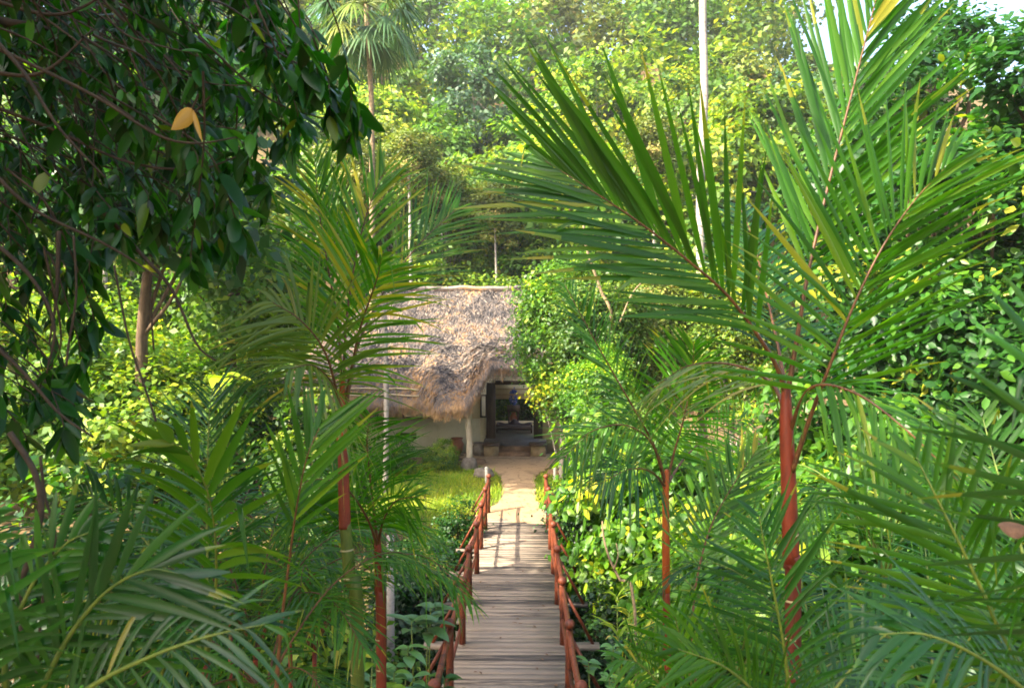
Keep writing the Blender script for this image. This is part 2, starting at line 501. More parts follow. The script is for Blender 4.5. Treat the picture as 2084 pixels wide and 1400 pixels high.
# ------------------------------------------------------------------ thatched house
XW = lambda px, d: float(P(px, 700, d)[0])
ZW = lambda py, d: float(P(1042, py, d)[2])
hx, hy = XW(960, 29.5), 29.5
house = thing("thatched_house", "low cream-walled house with a shaggy grey and straw thatched roof and arched porch", "house", (hx, hy, 0))
OH = np.array([hx, hy, 0])
NU, NV = 90, 34


def roof_point(u, v):
    pr = P(766 + (1060 - 766) * np.clip((u - .30) / .70 * 1.0, -.02, 1.06), 588, 33.2)
    pe = 520 + (1160 - 520) * u
    e0 = P(pe, 818, 27.8)
    arch = ss(840, 905, pe)                                    # the porch comes forward
    h = ss(942, 1006, pe) * (1 - ss(1095, 1160, pe))
    e1 = P(pe, 826 - 84 * h, 25.4)
    e = e0 * (1 - arch) + e1 * arch
    b = pr * (1 - v) + e0 * v
    b = b + (e - e0) * ss(.40, 1.02, v)
    b[2] += -.18 * math.sin(math.pi * v) + .035 * math.sin(u * 37 + v * 5) * math.sin(v * 23 + u * 11)
    return b


RV = np.array([[roof_point(u, v) for v in np.linspace(0, 1, NV)] for u in np.linspace(0, 1, NU)])
top = RV.reshape(-1, 3)
bot = (RV - np.array([0, -.05, .24])).reshape(-1, 3)
i, j = np.meshgrid(np.arange(NU - 1), np.arange(NV - 1), indexing='ij')
q = np.stack([i * NV + j, i * NV + j + 1, (i + 1) * NV + j + 1, (i + 1) * NV + j], -1).reshape(-1, 4)
roof = MB()
roof.add(top, q, .45)
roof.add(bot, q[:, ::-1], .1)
n0 = len(top)
rim = [[k * NV + NV - 1, n0 + k * NV + NV - 1, n0 + (k + 1) * NV + NV - 1, (k + 1) * NV + NV - 1] for k in range(NU - 1)]
rim += [[k, k + 1, n0 + k + 1, n0 + k] for k in range(NV - 1)]
m0 = (NU - 1) * NV
rim += [[m0 + k, m0 + k + 1, n0 + m0 + k + 1, n0 + m0 + k] for k in range(NV - 1)]
roof.add(np.vstack([top, bot]), rim, .8)
# back slope
bk = []
for u in np.linspace(0, 1, 20):
    a = roof_point(u, 0)
    bk += [a, a + [0, 4.2, -3.2]]
roof.add(bk, [[2 * k, 2 * k + 2, 2 * k + 3, 2 * k + 1] for k in range(19)], .4)


def straw_on(n, u0, u1, v0, v1, L, Wd_, lift, jit):
    u = RNG.uniform(u0, u1, n)
    v = RNG.uniform(v0, v1, n)
    fi, fj = u * (NU - 1), v * (NV - 1)
    a, b = fi.astype(int).clip(0, NU - 2), fj.astype(int).clip(0, NV - 2)
    fu, fv = (fi - a)[:, None], (fj - b)[:, None]
    B = (RV[a, b] * (1 - fu) + RV[a + 1, b] * fu) * (1 - fv) + (RV[a, b + 1] * (1 - fu) + RV[a + 1, b + 1] * fu) * fv
    dv = norm(RV[a, b + 1] - RV[a, b])
    du = norm(RV[a + 1, b] - RV[a, b])
    N = norm(np.cross(dv, du))
    N = np.where(N[:, 2:3] < 0, -N, N)
    D = dv + du * RNG.normal(0, jit, n)[:, None] + N * RNG.uniform(.0, lift, n)[:, None]
    return B + N * .01, D, du + N * RNG.normal(0, .5, n)[:, None], RNG.uniform(.6, 1.3, n) * L, Wd_


for args in ((30000, 0, 1, 0, .97, .22, .010, .25, .6), (26000, 0, 1, .0, .95, .26, .026, .42, .8),
             (9000, 0.02, 1, .93, 1, .36, .013, .12, .35)):
    n = args[0]
    B, D, Wd_, L, w = straw_on(*args)
    V, Q, idx = strips(B, D, Wd_, L, w, RNG.uniform(.02, .25, n), 2, .2, 'straw')
    roof.add(V, Q, RNG.random(n)[idx])
# hanging fringe along the eave
n = 9000
u = RNG.uniform(0.0, 1, n)
a = (u * (NU - 1)).astype(int).clip(0, NU - 2)
fu = (u * (NU - 1) - a)[:, None]
B = RV[a, NV - 1] * (1 - fu) + RV[a + 1, NV - 1] * fu + np.column_stack([np.zeros(n), RNG.uniform(-.03, .1, n), RNG.uniform(-.22, .02, n)])
D = np.column_stack([RNG.normal(0, .22, n), RNG.normal(-.35, .2, n), -np.ones(n)])
V, Q, idx = strips(B, D, np.column_stack([np.ones(n), RNG.normal(0, .4, n), np.zeros(n)]), RNG.uniform(.10, .28, n) * (1 + .5 * np.sin(u * 90) ** 2), .011, .1, 2, .1, 'straw')
roof.add(V, Q, RNG.uniform(.3, 1, n)[idx])
ro = roof.build("roof", M['thatch'], house, origin=OH)
rc = MB()
rp = np.array([roof_point(u, 0) for u in np.linspace(.28, 1, 30)])
rc.tube(rp + [0, 0, .03], .10, 8)
rc.build("ridge_roll", M['thatch'], ro, True, OH)
MB().tube(rp + [0, -.16, -.08], .022, 8).build("ridge_batten", M['dark_wood'], ro, True, OH)
for vv, r in ((.90, .035), (.955, .028)):
    ep = np.array([roof_point(u, vv) for u in np.linspace(.02, .52, 24)])
    MB().tube(ep + [0, -.04, .05], r, 8).build("eave_batten", M['pale_wood'], ro, True, OH)

WD = 29.5


def wall_box(px0, px1, z0, z1, d=WD, th=.2):
    return (XW(px0, d), d, z0), (XW(px1, d), d + th, z1)


wl = MB()
zs, zt = ZW(852, WD), 2.75
wl.box(*wall_box(560, 977, -.3, zs))
wl.box(*wall_box(560, 740, zs, zt)); wl.box(*wall_box(790, 818, zs, zt)); wl.box(*wall_box(906, 977, zs, zt))
wl.box(*wall_box(977, 988, -.3, ZW(850, WD)))
wl.box(*wall_box(740, 790, ZW(826, WD), zt)); wl.box(*wall_box(818, 906, ZW(824, WD), zt))
wl.box(*wall_box(1104, 1200, -.3, zt))
wl.box((XW(560, WD), WD + .2, -.3), (XW(560, WD) + .2, 34, zt)); wl.box((XW(1196, WD), WD + .2, -.3), (XW(1200, WD), 34, zt))
wl.box((XW(560, WD), 34, -.3), (XW(1000, 34), 34.2, zt)); wl.box((XW(1090, 34), 34, -.3), (XW(1180, 34), 34.2, zt))
wl.box((XW(1000, 34), 34, -.3), (XW(1090, 34), 34.2, ZW(857, 34)))
wl.box((XW(1000, 34), 34, ZW(812, 34)), (XW(1090, 34), 34.2, zt))
wl.build("wall", M['plaster'], house, origin=OH)
# window frames in the front wall
for a, b, t, bt in ((740, 790, 826, 852), (818, 906, 824, 852), (977, 991, 803, 850)):
    fr = MB()
    x0, x1, z0, z1 = XW(a, WD), XW(b, WD), ZW(bt, WD), ZW(t, WD)
    for lo, hi in (((x0, z0), (x0 + .06, z1)), ((x1 - .06, z0), (x1, z1)), ((x0 + .06, z0), (x1 - .06, z0 + .06)), ((x0 + .06, z1 - .06), (x1 - .06, z1))):
        fr.box((lo[0], WD - .03, lo[1]), (hi[0], WD + .12, hi[1]))
    m = max(1, int((x1 - x0) / .5))
    for k in range(1, m):
        xx = x0 + (x1 - x0) * k / m
        fr.box((xx - .02, WD - .01, z0 + .06), (xx + .02, WD + .08, z1 - .06))
    fr.build("window_frame", M['dark_wood'], house, origin=OH)
MB().box((XW(806, WD), WD - .05, ZW(893, WD)), (XW(847, WD), WD - .003, ZW(881, WD))).build("low_vent", M['dark_wood'], house, origin=OH)
FZ = .53
df = MB()
for a, b in ((990, 1008), (1086, 1104)):
    df.box((XW(a, WD), WD - .08, FZ), (XW(b, WD), WD + .22, zt))
df.box((XW(1008, WD), WD - .05, ZW(783, WD)), (XW(1086, WD), WD + .2, ZW(775, WD)))
df.build("door_frame", M['dark_wood'], house, origin=OH)
for py in (792, 803):
    MB().tube([(XW(1008, WD), WD + .02, ZW(py, WD)), (XW(1086, WD), WD + .02, ZW(py, WD))], .025, 8).build("cross_rail", M['pale_wood'], house, True, OH)
MB().box((XW(985, 29), 28.75, -.2), (XW(1112, 29), 33.98, FZ - .004)).build("floor_slab", M['floor_dark'], house, origin=OH)
for k in range(2):
    MB().box((XW(1016, 29), 28.75 - .32 * (k + 1), -.1), (XW(1079, 29), 28.747 - .32 * k, FZ - .18 * (k + 1)), jit=.004).build("step", M['brown_stone'], house, origin=OH)
for a, b in ((986, 1015), (1080, 1110)):
    x0, x1 = XW(a, 28.6), XW(b, 28.6)
    MB().box((x0, 28.1, -.1), (x1, 28.74, .42)).build("step_pier", M['pier'], house, origin=OH)
    MB().box((x0 - .05, 28.05, .423), (x1 + .05, 28.745, .50)).build("pier_cap", M['dark_wood'], house, origin=OH)
# porch columns
for px, lab in ((955, 1), (1152, 0)):
    b = P(px, 955, 25.7); b[2] = 0
    co = MB().tube(spline([b + [0, 0, .3], b + [.01, 0, .9], b + [-.02, 0, 1.5], b + [.0, 0, 2.4]], 12), np.linspace(.115, .10, 12), 12).build("porch_column", M['post'], house, True, OH)
    MB().lathe(b, [(.30, -.1), (.29, .1), (.25, .3), (.18, .38), (.1, .385)], 14).build("column_base", M['stone'], co, True, OH)

# dark sofa and the stand with blue flowers inside the doorway
sx0, sx1 = XW(1010, 31.4), XW(1083, 31.4)
sofa = thing("sofa", "dark carved wooden sofa seen inside the doorway of the thatched house", "sofa", ((sx0 + sx1) / 2, 31.4, FZ))
OS = np.array([(sx0 + sx1) / 2, 31.4, FZ])
MB().box((sx0, 31.1, FZ + .12), (sx1, 31.75, FZ + .26)).build("seat", M['sofa'], sofa, origin=OS)
bk = MB()
xs_ = np.linspace(sx0, sx1, 25)
tz = FZ + .36 + .14 * np.exp(-((xs_ - OS[0]) / .16) ** 2) + .03 * np.cos((xs_ - OS[0]) * 9)
V = np.concatenate([np.column_stack([xs_, np.full(25, yy), z]) for yy in (31.75, 31.83) for z in (np.full(25, FZ + .1), tz)])
Q = []
for k in range(24):
    Q += [[k, k + 1, 26 + k, 25 + k], [50 + k, 75 + k, 76 + k, 51 + k], [25 + k, 26 + k, 76 + k, 75 + k]]
bk.add(V, Q)
bk.build("backrest", M['sofa'], sofa, origin=OS)
for x in (sx0, sx1 - .06):
    MB().box((x, 31.1, FZ + .262), (x + .06, 31.745, FZ + .36)).build("armrest", M['sofa'], sofa, origin=OS)
    for yy in (31.12, 31.68):
        MB().box((x, yy, FZ), (x + .06, yy + .06, FZ + .118)).build("leg", M['sofa'], sofa, origin=OS)
OF = P(1045, 860, 32.6); OF[2] = FZ
st = thing("flower_stand", "dark stand with a tall blue flower bunch behind the sofa in the doorway", "flower stand", OF)
for sx in (-1, 1):
    for sy_ in (-1, 1):
        MB().box((OF[0] + sx * .2 - .03, OF[1] + sy_ * .12 - .03, FZ), (OF[0] + sx * .2 + .03, OF[1] + sy_ * .12 + .03, FZ + .78)).build("leg", M['dark_wood'], st, origin=OF)
MB().box((OF[0] - .28, OF[1] - .2, FZ + .783), (OF[0] + .28, OF[1] + .2, FZ + 1.05)).build("cabinet_top", M['dark_wood'], st, origin=OF)
MB().lathe((OF[0], OF[1], FZ + .25), [(.10, 0), (.16, .12), (.17, .25), (.09, .42), (.11, .48)], 14).build("jar", M['clay'], st, True, OF)
n = 260
a = norm(RNG.normal(0, 1, (n, 3)))
B = np.array([OF[0], OF[1], FZ + 1.42]) + a * np.array([.14, .14, .36]) * RNG.uniform(.4, 1, (n, 1))
V, Q = diamonds(B, a + [0, 0, .4], RNG.normal(0, 1, (n, 3)), np.full(n, .10), np.full(n, .035))
put("flowers", mesh("flowers", V - OF, Q, M['blue'], np.clip(RNG.normal(.45, .25, n), 0, 1)), st)

# stones, pots and markers by the path
def boulder(name, px, py, d, r, mat, label, sq=.7):
    c = P(px, py, d)
    c[2] = float(gz(c[0], c[1]))
    k = 12
    th, ph = np.meshgrid(np.linspace(0, np.pi, k), np.linspace(0, 2 * np.pi, 17)[:-1], indexing='ij')
    nn = np.stack([np.sin(th) * np.cos(ph), np.sin(th) * np.sin(ph), np.cos(th)], -1)
    ns = 1 + .14 * np.sin(nn[..., 0] * 4 + px) * np.cos(nn[..., 1] * 5 + py) + .07 * np.sin(nn[..., 2] * 7 + d * 3)
    V = nn * ns[..., None] * r * np.array([1.1, .9, sq]) + [0, 0, r * sq * .55]
    Q = [[i * 16 + j, i * 16 + (j + 1) % 16, (i + 1) * 16 + (j + 1) % 16, (i + 1) * 16 + j] for i in range(k - 1) for j in range(16)]
    o = put(name, mesh(name, V.reshape(-1, 3), Q, mat, smooth=True), None, c)
    return tag(o, label, "stone")


boulder("boulder", 984, 975, 24.0, .30, M['stone'], "grey rounded stone on the path edge beside the pale porch column")
boulder("boulder", 972, 940, 26.5, .26, M['brown_stone'], "sunlit brown stone lying behind the porch column near the door steps", .55)
boulder("boulder", 1130, 972, 24.2, .24, M['brown_stone'], "small brown stone beside the white marker post")


def pot(px, py, d, r, h, label, mat):
    c = P(px, py, d); c[2] = float(gz(c[0], c[1]))
    mb = MB().lathe((0, 0, 0), [(r * .55, 0), (r * .9, h * .3), (r, h * .6), (r * .72, h * .85), (r * .8, h * .95), (r * .86, h), (r * .7, h), (r * .6, h * .8), (.01, h * .75)], 18)
    t = thing("clay_pot", label, "pot", c)
    mb.build("body", mat, t, True)
    return t


pot(930, 880, 29.0, .28, .62, "round terracotta pot standing against the cream house wall", M['clay'])
pot(975, 900, 28.5, .3, .5, "dark grey pot standing between the column and the door steps", M['stone'])
for px, py, lab in ((1129, 985, "white painted marker post on the grass at the end of the right bridge railing"), (990, 985, "pale thin marker post behind the end of the left bridge railing")):
    c = P(px, py, 23.0); c[2] = float(gz(c[0], c[1]))
    t = thing("marker_post", lab, "post", c)
    MB().tube([(0, 0, -.1), (0, 0, .45)], .05, 8).build("shaft", M['white'], t, True)
    MB().lathe((0, 0, .45), [(.055, 0), (.06, .03), (.03, .07), (.001, .08)], 10).build("cap", M['white'], t, True)

SHADE = [(-9.5, 1.0, 1.1, "tall tree left of the viewpoint shading the near bridge"), (-9.3, 6.6, 1.0, "tall tree left of the gully shading the middle of the bridge"),
         (-7.4, -1.6, .85, "tall tree just behind the viewpoint shading the overhanging leaves"), (-5.4, -.2, .88, "tree close behind the viewpoint over the overhanging leaves")]

# ------------------------------------------------------------------ broadleaf trees and shrubs
def crown_points(rx, ry, rz, n, seed, shell=.55):
    g = np.random.default_rng(seed)
    a = norm(g.normal(0, 1, (n, 3)))
    r = g.uniform(shell, 1, (n, 1)) ** .7
    r = r * (1 + .30 * np.sin(a[:, :1] * 3 + seed) * np.cos(a[:, 1:2] * 4 + seed * 2))
    return a * r * np.array([rx, ry, rz]), a


def crown_mesh(name, rx, ry, rz, zc, clumps, per, leaf, wid, cr, mat, seed, detail=False, up=.55, droop=0., rshift=0.):
    g = np.random.default_rng(seed)
    c, a = crown_points(rx, ry, rz, clumps, seed)
    ci = np.repeat(np.arange(clumps), per)
    n = len(ci)
    cs = g.uniform(.6, 1.35, clumps)[ci]
    o = g.normal(0, 1, (n, 3)) * np.array([.62, .62, .36]) * cr * cs[:, None]
    B = c[ci] + o + [0, 0, zc]
    N = norm(norm(o) * .35 + a[ci] * .35 + UP * up + g.normal(0, .42, (n, 3)))
    D = g.normal(0, 1, (n, 3)) + norm(o) * .7 - UP * droop
    D = norm(D - (D * N).sum(1, keepdims=True) * N)
    L = leaf * g.uniform(.6, 1.35, n)
    rv = np.clip(g.normal(.44, .17, n) + g.normal(0, .22, clumps)[ci] + rshift, 0, 1)
    if detail:
        V, Q, idx = strips(B, D, np.cross(D, N), L, wid * L / leaf, g.uniform(.05, .35, n), 3, .25, 'leaf')
        return mesh(name, V, Q, mat, rv[idx], True), c + [0, 0, zc]
    V, Q = diamonds(B, D, N, L, wid * L / leaf)
    return mesh(name, V, Q, mat, rv), c + [0, 0, zc]


def trunk_mesh(name, h, r, tips, mat, seed, fork=.45, nlimb=9, lean=(0, 0)):
    g = np.random.default_rng(seed + 99)
    mb = MB()
    topp = np.array([lean[0], lean[1], h])
    tr = spline([(0, 0, -.5), np.array([lean[0] * .2, lean[1] * .3, h * .35]) + np.append(g.normal(0, .03 * h, 2), 0), np.array([lean[0] * .6, lean[1] * .6, h * .7]) + np.append(g.normal(0, .03 * h, 2), 0), topp], 14)
    mb.tube(tr, np.linspace(r * 1.25, r * .35, 14), 9)
    sel = g.choice(len(tips), min(nlimb, len(tips)), replace=False)
    for k in sel:
        f = g.uniform(fork, .95)
        s = tr[int(f * 13)]
        e = tips[k]
        m = (s + e) / 2 + [0, 0, -.06 * np.linalg.norm(e - s)] + g.normal(0, .05 * np.linalg.norm(e - s), 3)
        mb.tube(spline([s, m, e], 7), np.linspace(r * .45 * (1.2 - f * .6), r * .06, 7), 5, cap=False)
    return mesh(name, np.concatenate(mb.V), np.concatenate(mb.Q), mat, np.concatenate(mb.R), True)


class Kind:
    """A kind of tree: crown and trunk meshes that copies share."""
    def __init__(self, seed, rx, ry, rz, zc, clumps, per, leaf, wid, cr, mat, h, r, bark='bark', fork=.4, nlimb=12, **kw):
        self.crown, tips = crown_mesh("crown", rx, ry, rz, zc, clumps, per, leaf, wid, cr, M[mat], seed, **kw)
        self.trunk = trunk_mesh("trunk", h, r, tips, M[bark], seed, fork, nlimb)
        self.top = zc + rz
        self.mat = mat


def plant(kind, name, label, cat, loc, s=1.0, rot=0.0, group=None, mat=None, sz=None):
    t = thing(name, label, cat, loc, group)
    t.rotation_euler = (0, 0, rot)
    t.scale = (s, s, sz or s)
    c = put("crown", kind.crown, t)
    put("trunk", kind.trunk, t)
    if mat:
        c.material_slots[0].link = 'OBJECT'
        c.material_slots[0].material = M[mat]
    return t


def at_ground(px, d):
    p = P(px, 700, d)
    return np.array([p[0], p[1], float(gz(p[0], p[1]))])


# hillside trees: five kinds
HK = [Kind(11, 3.4, 3.2, 3.8, 7.4, 62, 125, .38, .14, .92, 'sun_tree', 9.5, .20, 'pale_bark'),
      Kind(12, 4.2, 4.0, 3.2, 8.4, 70, 130, .35, .125, .95, 'mid_tree', 9.8, .24, 'bark'),
      Kind(13, 2.6, 2.6, 4.6, 8.2, 60, 120, .31, .11, .75, 'olive_tree', 11.5, .16, 'pale_bark'),
      Kind(14, 3.8, 3.8, 3.0, 7.8, 60, 135, .41, .13, .95, 'sun_tree', 9.0, .2, 'tan_bark'),
      Kind(15, 3.0, 3.0, 4.2, 8.8, 60, 120, .32, .11, .8, 'blue_tree', 11.5, .17, 'pale_bark')]
LOWK = [Kind(21, 2.0, 2.0, 1.7, 1.6, 80, 120, .17, .055, .5, 'mid_tree', 2.4, .07, fork=.1),
        Kind(22, 1.7, 1.7, 2.2, 2.0, 80, 120, .15, .05, .48, 'sun_tree', 3.2, .07, fork=.1)]
GH = "trees on the hillside behind the house"
hill = [  # px, depth, kind, scale, material, label
    (640, 42, 1, .9, None, "shaded mid-green tree on the slope behind the left palm's tallest fronds"),
    (720, 46, 0, 1.0, 'olive_tree', "olive thin-crowned tree just left of the tall fan palm's trunk"),
    (815, 44, 2, 1.0, None, "narrow olive tree just right of the tall fan palm's trunk, below its hanging fans"),
    (900, 41, 4, .85, 'sun_tree', "lime green tree standing straight above the left end of the roof ridge"),
    (985, 43, 4, .9, 'mid_tree', "fresh green tree above the middle of the roof ridge"),
    (1060, 46, 0, 1.05, None, "yellow-green tree above the right end of the roof ridge"),
    (1150, 43, 3, 1.05, None, "sunlit yellow tree behind the bushy tree that hides the roof's end"),
    (1250, 45, 0, 1.1, 'sun_tree', "sunlit yellow-green tree over the tips of the long left-arching red-stem palm frond"),
    (1345, 42, 3, 1.0, None, "broad bright yellow tree immediately left of the white bare trunk"),
    (1480, 42, 0, 1.05, None, "bright yellow tree immediately right of the white bare trunk"),
    (1570, 45, 3, 1.1, None, "bright yellow-green tree behind the upright red-stem palm frond"),
    (1690, 44, 1, 1.0, 'mid_tree', "green tree low behind the red-stem palm's crown"),
    (1800, 42, 1, 1.0, 'deep_tree', "deep green tree between the red-stem palm and the leafy wall of foliage"),
    (880, 56, 0, 1.1, 'mid_tree', "mid-green tree high on the slope right of the fan palm's fans"),
    (960, 60, 4, 1.15, 'blue_tree', "tall bluish tree highest on the slope over the roof's middle"),
    (1080, 58, 3, 1.1, None, "round yellow-green tree high on the slope over the bushy tree"),
    (1190, 57, 2, 1.2, 'sun_tree', "slim yellow tree high on the slope left of the pale sky gaps"),
    (1290, 60, 0, 1.2, 'mid_tree', "green tree at the slope's top under the pale sky gaps"),
    (1400, 57, 1, 1.1, 'sun_tree', "wide yellow-green tree high behind the top of the white bare trunk"),
    (1520, 60, 0, 1.1, 'olive_tree', "olive tree high on the slope right of the white bare trunk's top"),
    (1610, 58, 1, .95, 'blue_tree', "grey-green tree at the edge of the white sky opening"),
    (760, 58, 3, 1.1, 'sun_tree', "yellow tree high behind the fan palm's crown"),
    (660, 60, 0, 1.15, 'olive_tree', "pale olive tree high on the slope beyond the dark overhanging leaves"),
]
hill += [
    (815, 40, 3, .70, None, "low sunlit tree just over the left end of the roof"),
    (885, 40.5, 0, .70, 'mid_tree', "low green tree just over the roof ridge, second from its left end"),
    (955, 40, 0, .72, None, "low sunlit tree just over the middle of the roof ridge"),
    (1025, 40.5, 1, .62, 'sun_tree', "low wide tree just over the right end of the roof ridge"),
    (1095, 40, 3, .70, 'mid_tree', "low green tree partly behind the bushy tree at the roof's right end"),
]
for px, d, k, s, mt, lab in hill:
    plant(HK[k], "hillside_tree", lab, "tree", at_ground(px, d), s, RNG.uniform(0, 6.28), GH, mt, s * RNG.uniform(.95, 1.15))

# the far wood on the ridge reads as one mass; so does the undergrowth of the slope
def forest(name, spots, seed, leaf, per, cl, mats):
    g = np.random.default_rng(seed)
    for mname in mats:
        Vs, Qs, Rs, n0 = [], [], [], 0
        for (x, y, s) in spots[mname]:
            z = float(gz(x, y))
            c, a = crown_points(3.2 * s, 3.2 * s, 4.0 * s, cl, int(g.integers(1e6)))
            ci = np.repeat(np.arange(cl), per)
            n = len(ci)
            o = g.normal(0, 1, (n, 3)) * np.array([.62, .62, .4]) * s
            B = c[ci] + o + [x, y, z + 6.0 * s]
            N = norm(a[ci] * .4 + UP * .6 + g.normal(0, .45, (n, 3)))
            D = g.normal(0, 1, (n, 3)); D = norm(D - (D * N).sum(1, keepdims=True) * N)
            V, Q = diamonds(B, D, N, leaf * g.uniform(.6, 1.3, n), leaf * .36 * np.ones(n))
            Vs.append(V); Qs.append(Q + n0); n0 += len(V)
            Rs.append(np.clip(g.normal(.42, .2, n) + g.normal(0, .17, cl)[ci], 0, 1))
        o = put(name, mesh(name, np.concatenate(Vs), np.concatenate(Qs), M[mname], np.concatenate(Rs)))
        yield o


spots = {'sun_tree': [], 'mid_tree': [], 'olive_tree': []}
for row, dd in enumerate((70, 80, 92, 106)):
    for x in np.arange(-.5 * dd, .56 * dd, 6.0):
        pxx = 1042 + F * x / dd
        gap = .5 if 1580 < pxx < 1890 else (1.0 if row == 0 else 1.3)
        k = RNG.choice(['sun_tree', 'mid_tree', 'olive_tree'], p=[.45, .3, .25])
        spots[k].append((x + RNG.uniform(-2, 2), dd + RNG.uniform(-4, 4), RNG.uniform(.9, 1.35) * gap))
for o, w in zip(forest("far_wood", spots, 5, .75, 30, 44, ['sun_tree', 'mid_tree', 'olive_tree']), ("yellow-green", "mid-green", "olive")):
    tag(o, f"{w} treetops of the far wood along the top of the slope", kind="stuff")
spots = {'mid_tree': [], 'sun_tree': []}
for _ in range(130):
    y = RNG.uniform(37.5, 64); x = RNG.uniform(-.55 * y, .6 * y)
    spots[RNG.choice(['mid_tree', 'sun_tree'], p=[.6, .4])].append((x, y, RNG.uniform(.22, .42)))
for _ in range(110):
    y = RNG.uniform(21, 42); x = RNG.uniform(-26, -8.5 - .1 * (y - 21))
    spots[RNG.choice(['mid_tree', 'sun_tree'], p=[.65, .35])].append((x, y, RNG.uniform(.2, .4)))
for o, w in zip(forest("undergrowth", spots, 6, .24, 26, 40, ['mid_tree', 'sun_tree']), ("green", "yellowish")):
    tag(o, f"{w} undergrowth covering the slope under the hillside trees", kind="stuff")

# the bushy tree that hides the right end of the roof
BK = Kind(31, 1.35, 1.3, 2.6, 4.6, 170, 140, .125, .036, .42, 'olive_tree', 6.4, .07, 'pale_bark', .1, 20, detail=False)
plant(BK, "bushy_tree", "tall bushy yellow-green tree hiding the right end of the thatched roof", "tree", at_ground(1142, 23.5), 1.0, 0, None, 'shrub')
plant(BK, "bushy_tree", "second bushy tree, greener, behind the drooping small red-stem palm", "tree", at_ground(1215, 22), .95, 2.2, None, 'mid_tree')
plant(BK, "bushy_tree", "third bushy tree, paler and lower, between the porch and the hedge", "tree", at_ground(1225, 19.8), .6, 1.2, None, 'shrub')
plant(BK, "bushy_tree", "fourth bushy tree, half hidden behind the leaflets of the big red-stem palm", "tree", at_ground(1330, 24), 1.0, 4.0, None, 'olive_tree')
plant(BK, "bushy_tree", "bushy green tree behind the crown of the big red-stem palm", "tree", at_ground(1480, 23), 1.0, 5.0, None, 'sun_tree')
# low shrubs behind and beside the house
for px, d, k, s, mt, lab in ((1000, 36.6, 0, .8, 'shrub', "green shrub seen through the back opening of the house doorway"),
                             (1090, 36.9, 0, .9, 'deep_tree', "darker shrub seen through the house doorway beside the green one"),
                             (900, 25.3, 0, .30, 'sun_tree', "yellow-lit shrub beside the foot of the porch column"),
                             (800, 24.6, 0, .36, 'shrub', "leafy shrub under the eave behind the pale slim trunk"),
                             (690, 24, 1, .5, 'shrub', "shrub at the house corner behind the left red-stem palm"),
                             (600, 23, 0, .8, 'deep_tree', "dark shrub below the bare earth bank"),
                             (500, 25, 1, .8, 'mid_tree', "shrub at the foot of the dark-trunked tree"),
                             (420, 22, 1, 1.0, 'shrub', "bright small-leaved shrub left of the dark-trunked tree"),
                             (330, 20, 0, 1.15, 'sun_tree', "sunlit shrub beyond the hanging vines"),
                             (230, 23, 1, 1.3, 'sun_tree', "yellow-green shrub beyond the drooping leaf twigs"),
                             (120, 20, 0, 1.3, 'mid_tree', "mid-green shrub half hidden by the drooping leaf twigs"),
                             (20, 22, 1, 1.5, 'sun_tree', "yellowish shrub at the edge beyond the overhanging tree"),
                             (700, 34, 1, 1.4, 'mid_tree', "green shrub rising left of the roof's hip")):
    plant(LOWK[k], "shrub", lab, "shrub", at_ground(px, d), s, RNG.uniform(0, 6), "shrubs around the house", mt)

# trees of the left slope, with the dark trunk
TK = Kind(41, 2.4, 2.2, 2.2, 6.2, 80, 80, .26, .09, .8, 'mid_tree', 7.0, .27, 'bark', .55, 12)
plant(TK, "dark_trunked_tree", "tree with a stout dark trunk by the bare earth bank left of the roof", "tree", at_ground(500, 25), 1.0, 1.0)
for px, d, s, mt, lab in ((330, 34, 1.15, 'sun_tree', "sunlit tree on the left slope beyond the dark trunk"), (180, 30, 1.2, 'mid_tree', "green tree behind the hanging twigs on the left slope"),
                          (40, 34, 1.3, 'sun_tree', "yellowish tree at the far left of the slope"), (560, 38, 1.2, 'olive_tree', "olive tree above the bare earth bank")):
    plant(TK, "slope_tree", lab, "tree", at_ground(px, d), s, RNG.uniform(0, 6), "trees on the left slope", mt)
for px, d, h, lab in ((210, 30, 5, "pale thin trunk seen between the hanging twigs"), (265, 33, 6, "second pale thin trunk right of the first between the hanging twigs")):
    b = at_ground(px, d)
    t = thing("bare_trunk", lab, "tree", b)
    MB().tube(spline([(0, 0, -.3), (.1, 0, h * .5), (0, .1, h)], 8), np.linspace(.13, .08, 8), 8).build("trunk", M['pale_bark'], t, True)
    put("crown", HK[2].crown, t, (0, 0, h - 3.0)).scale = (.5, .5, .5)

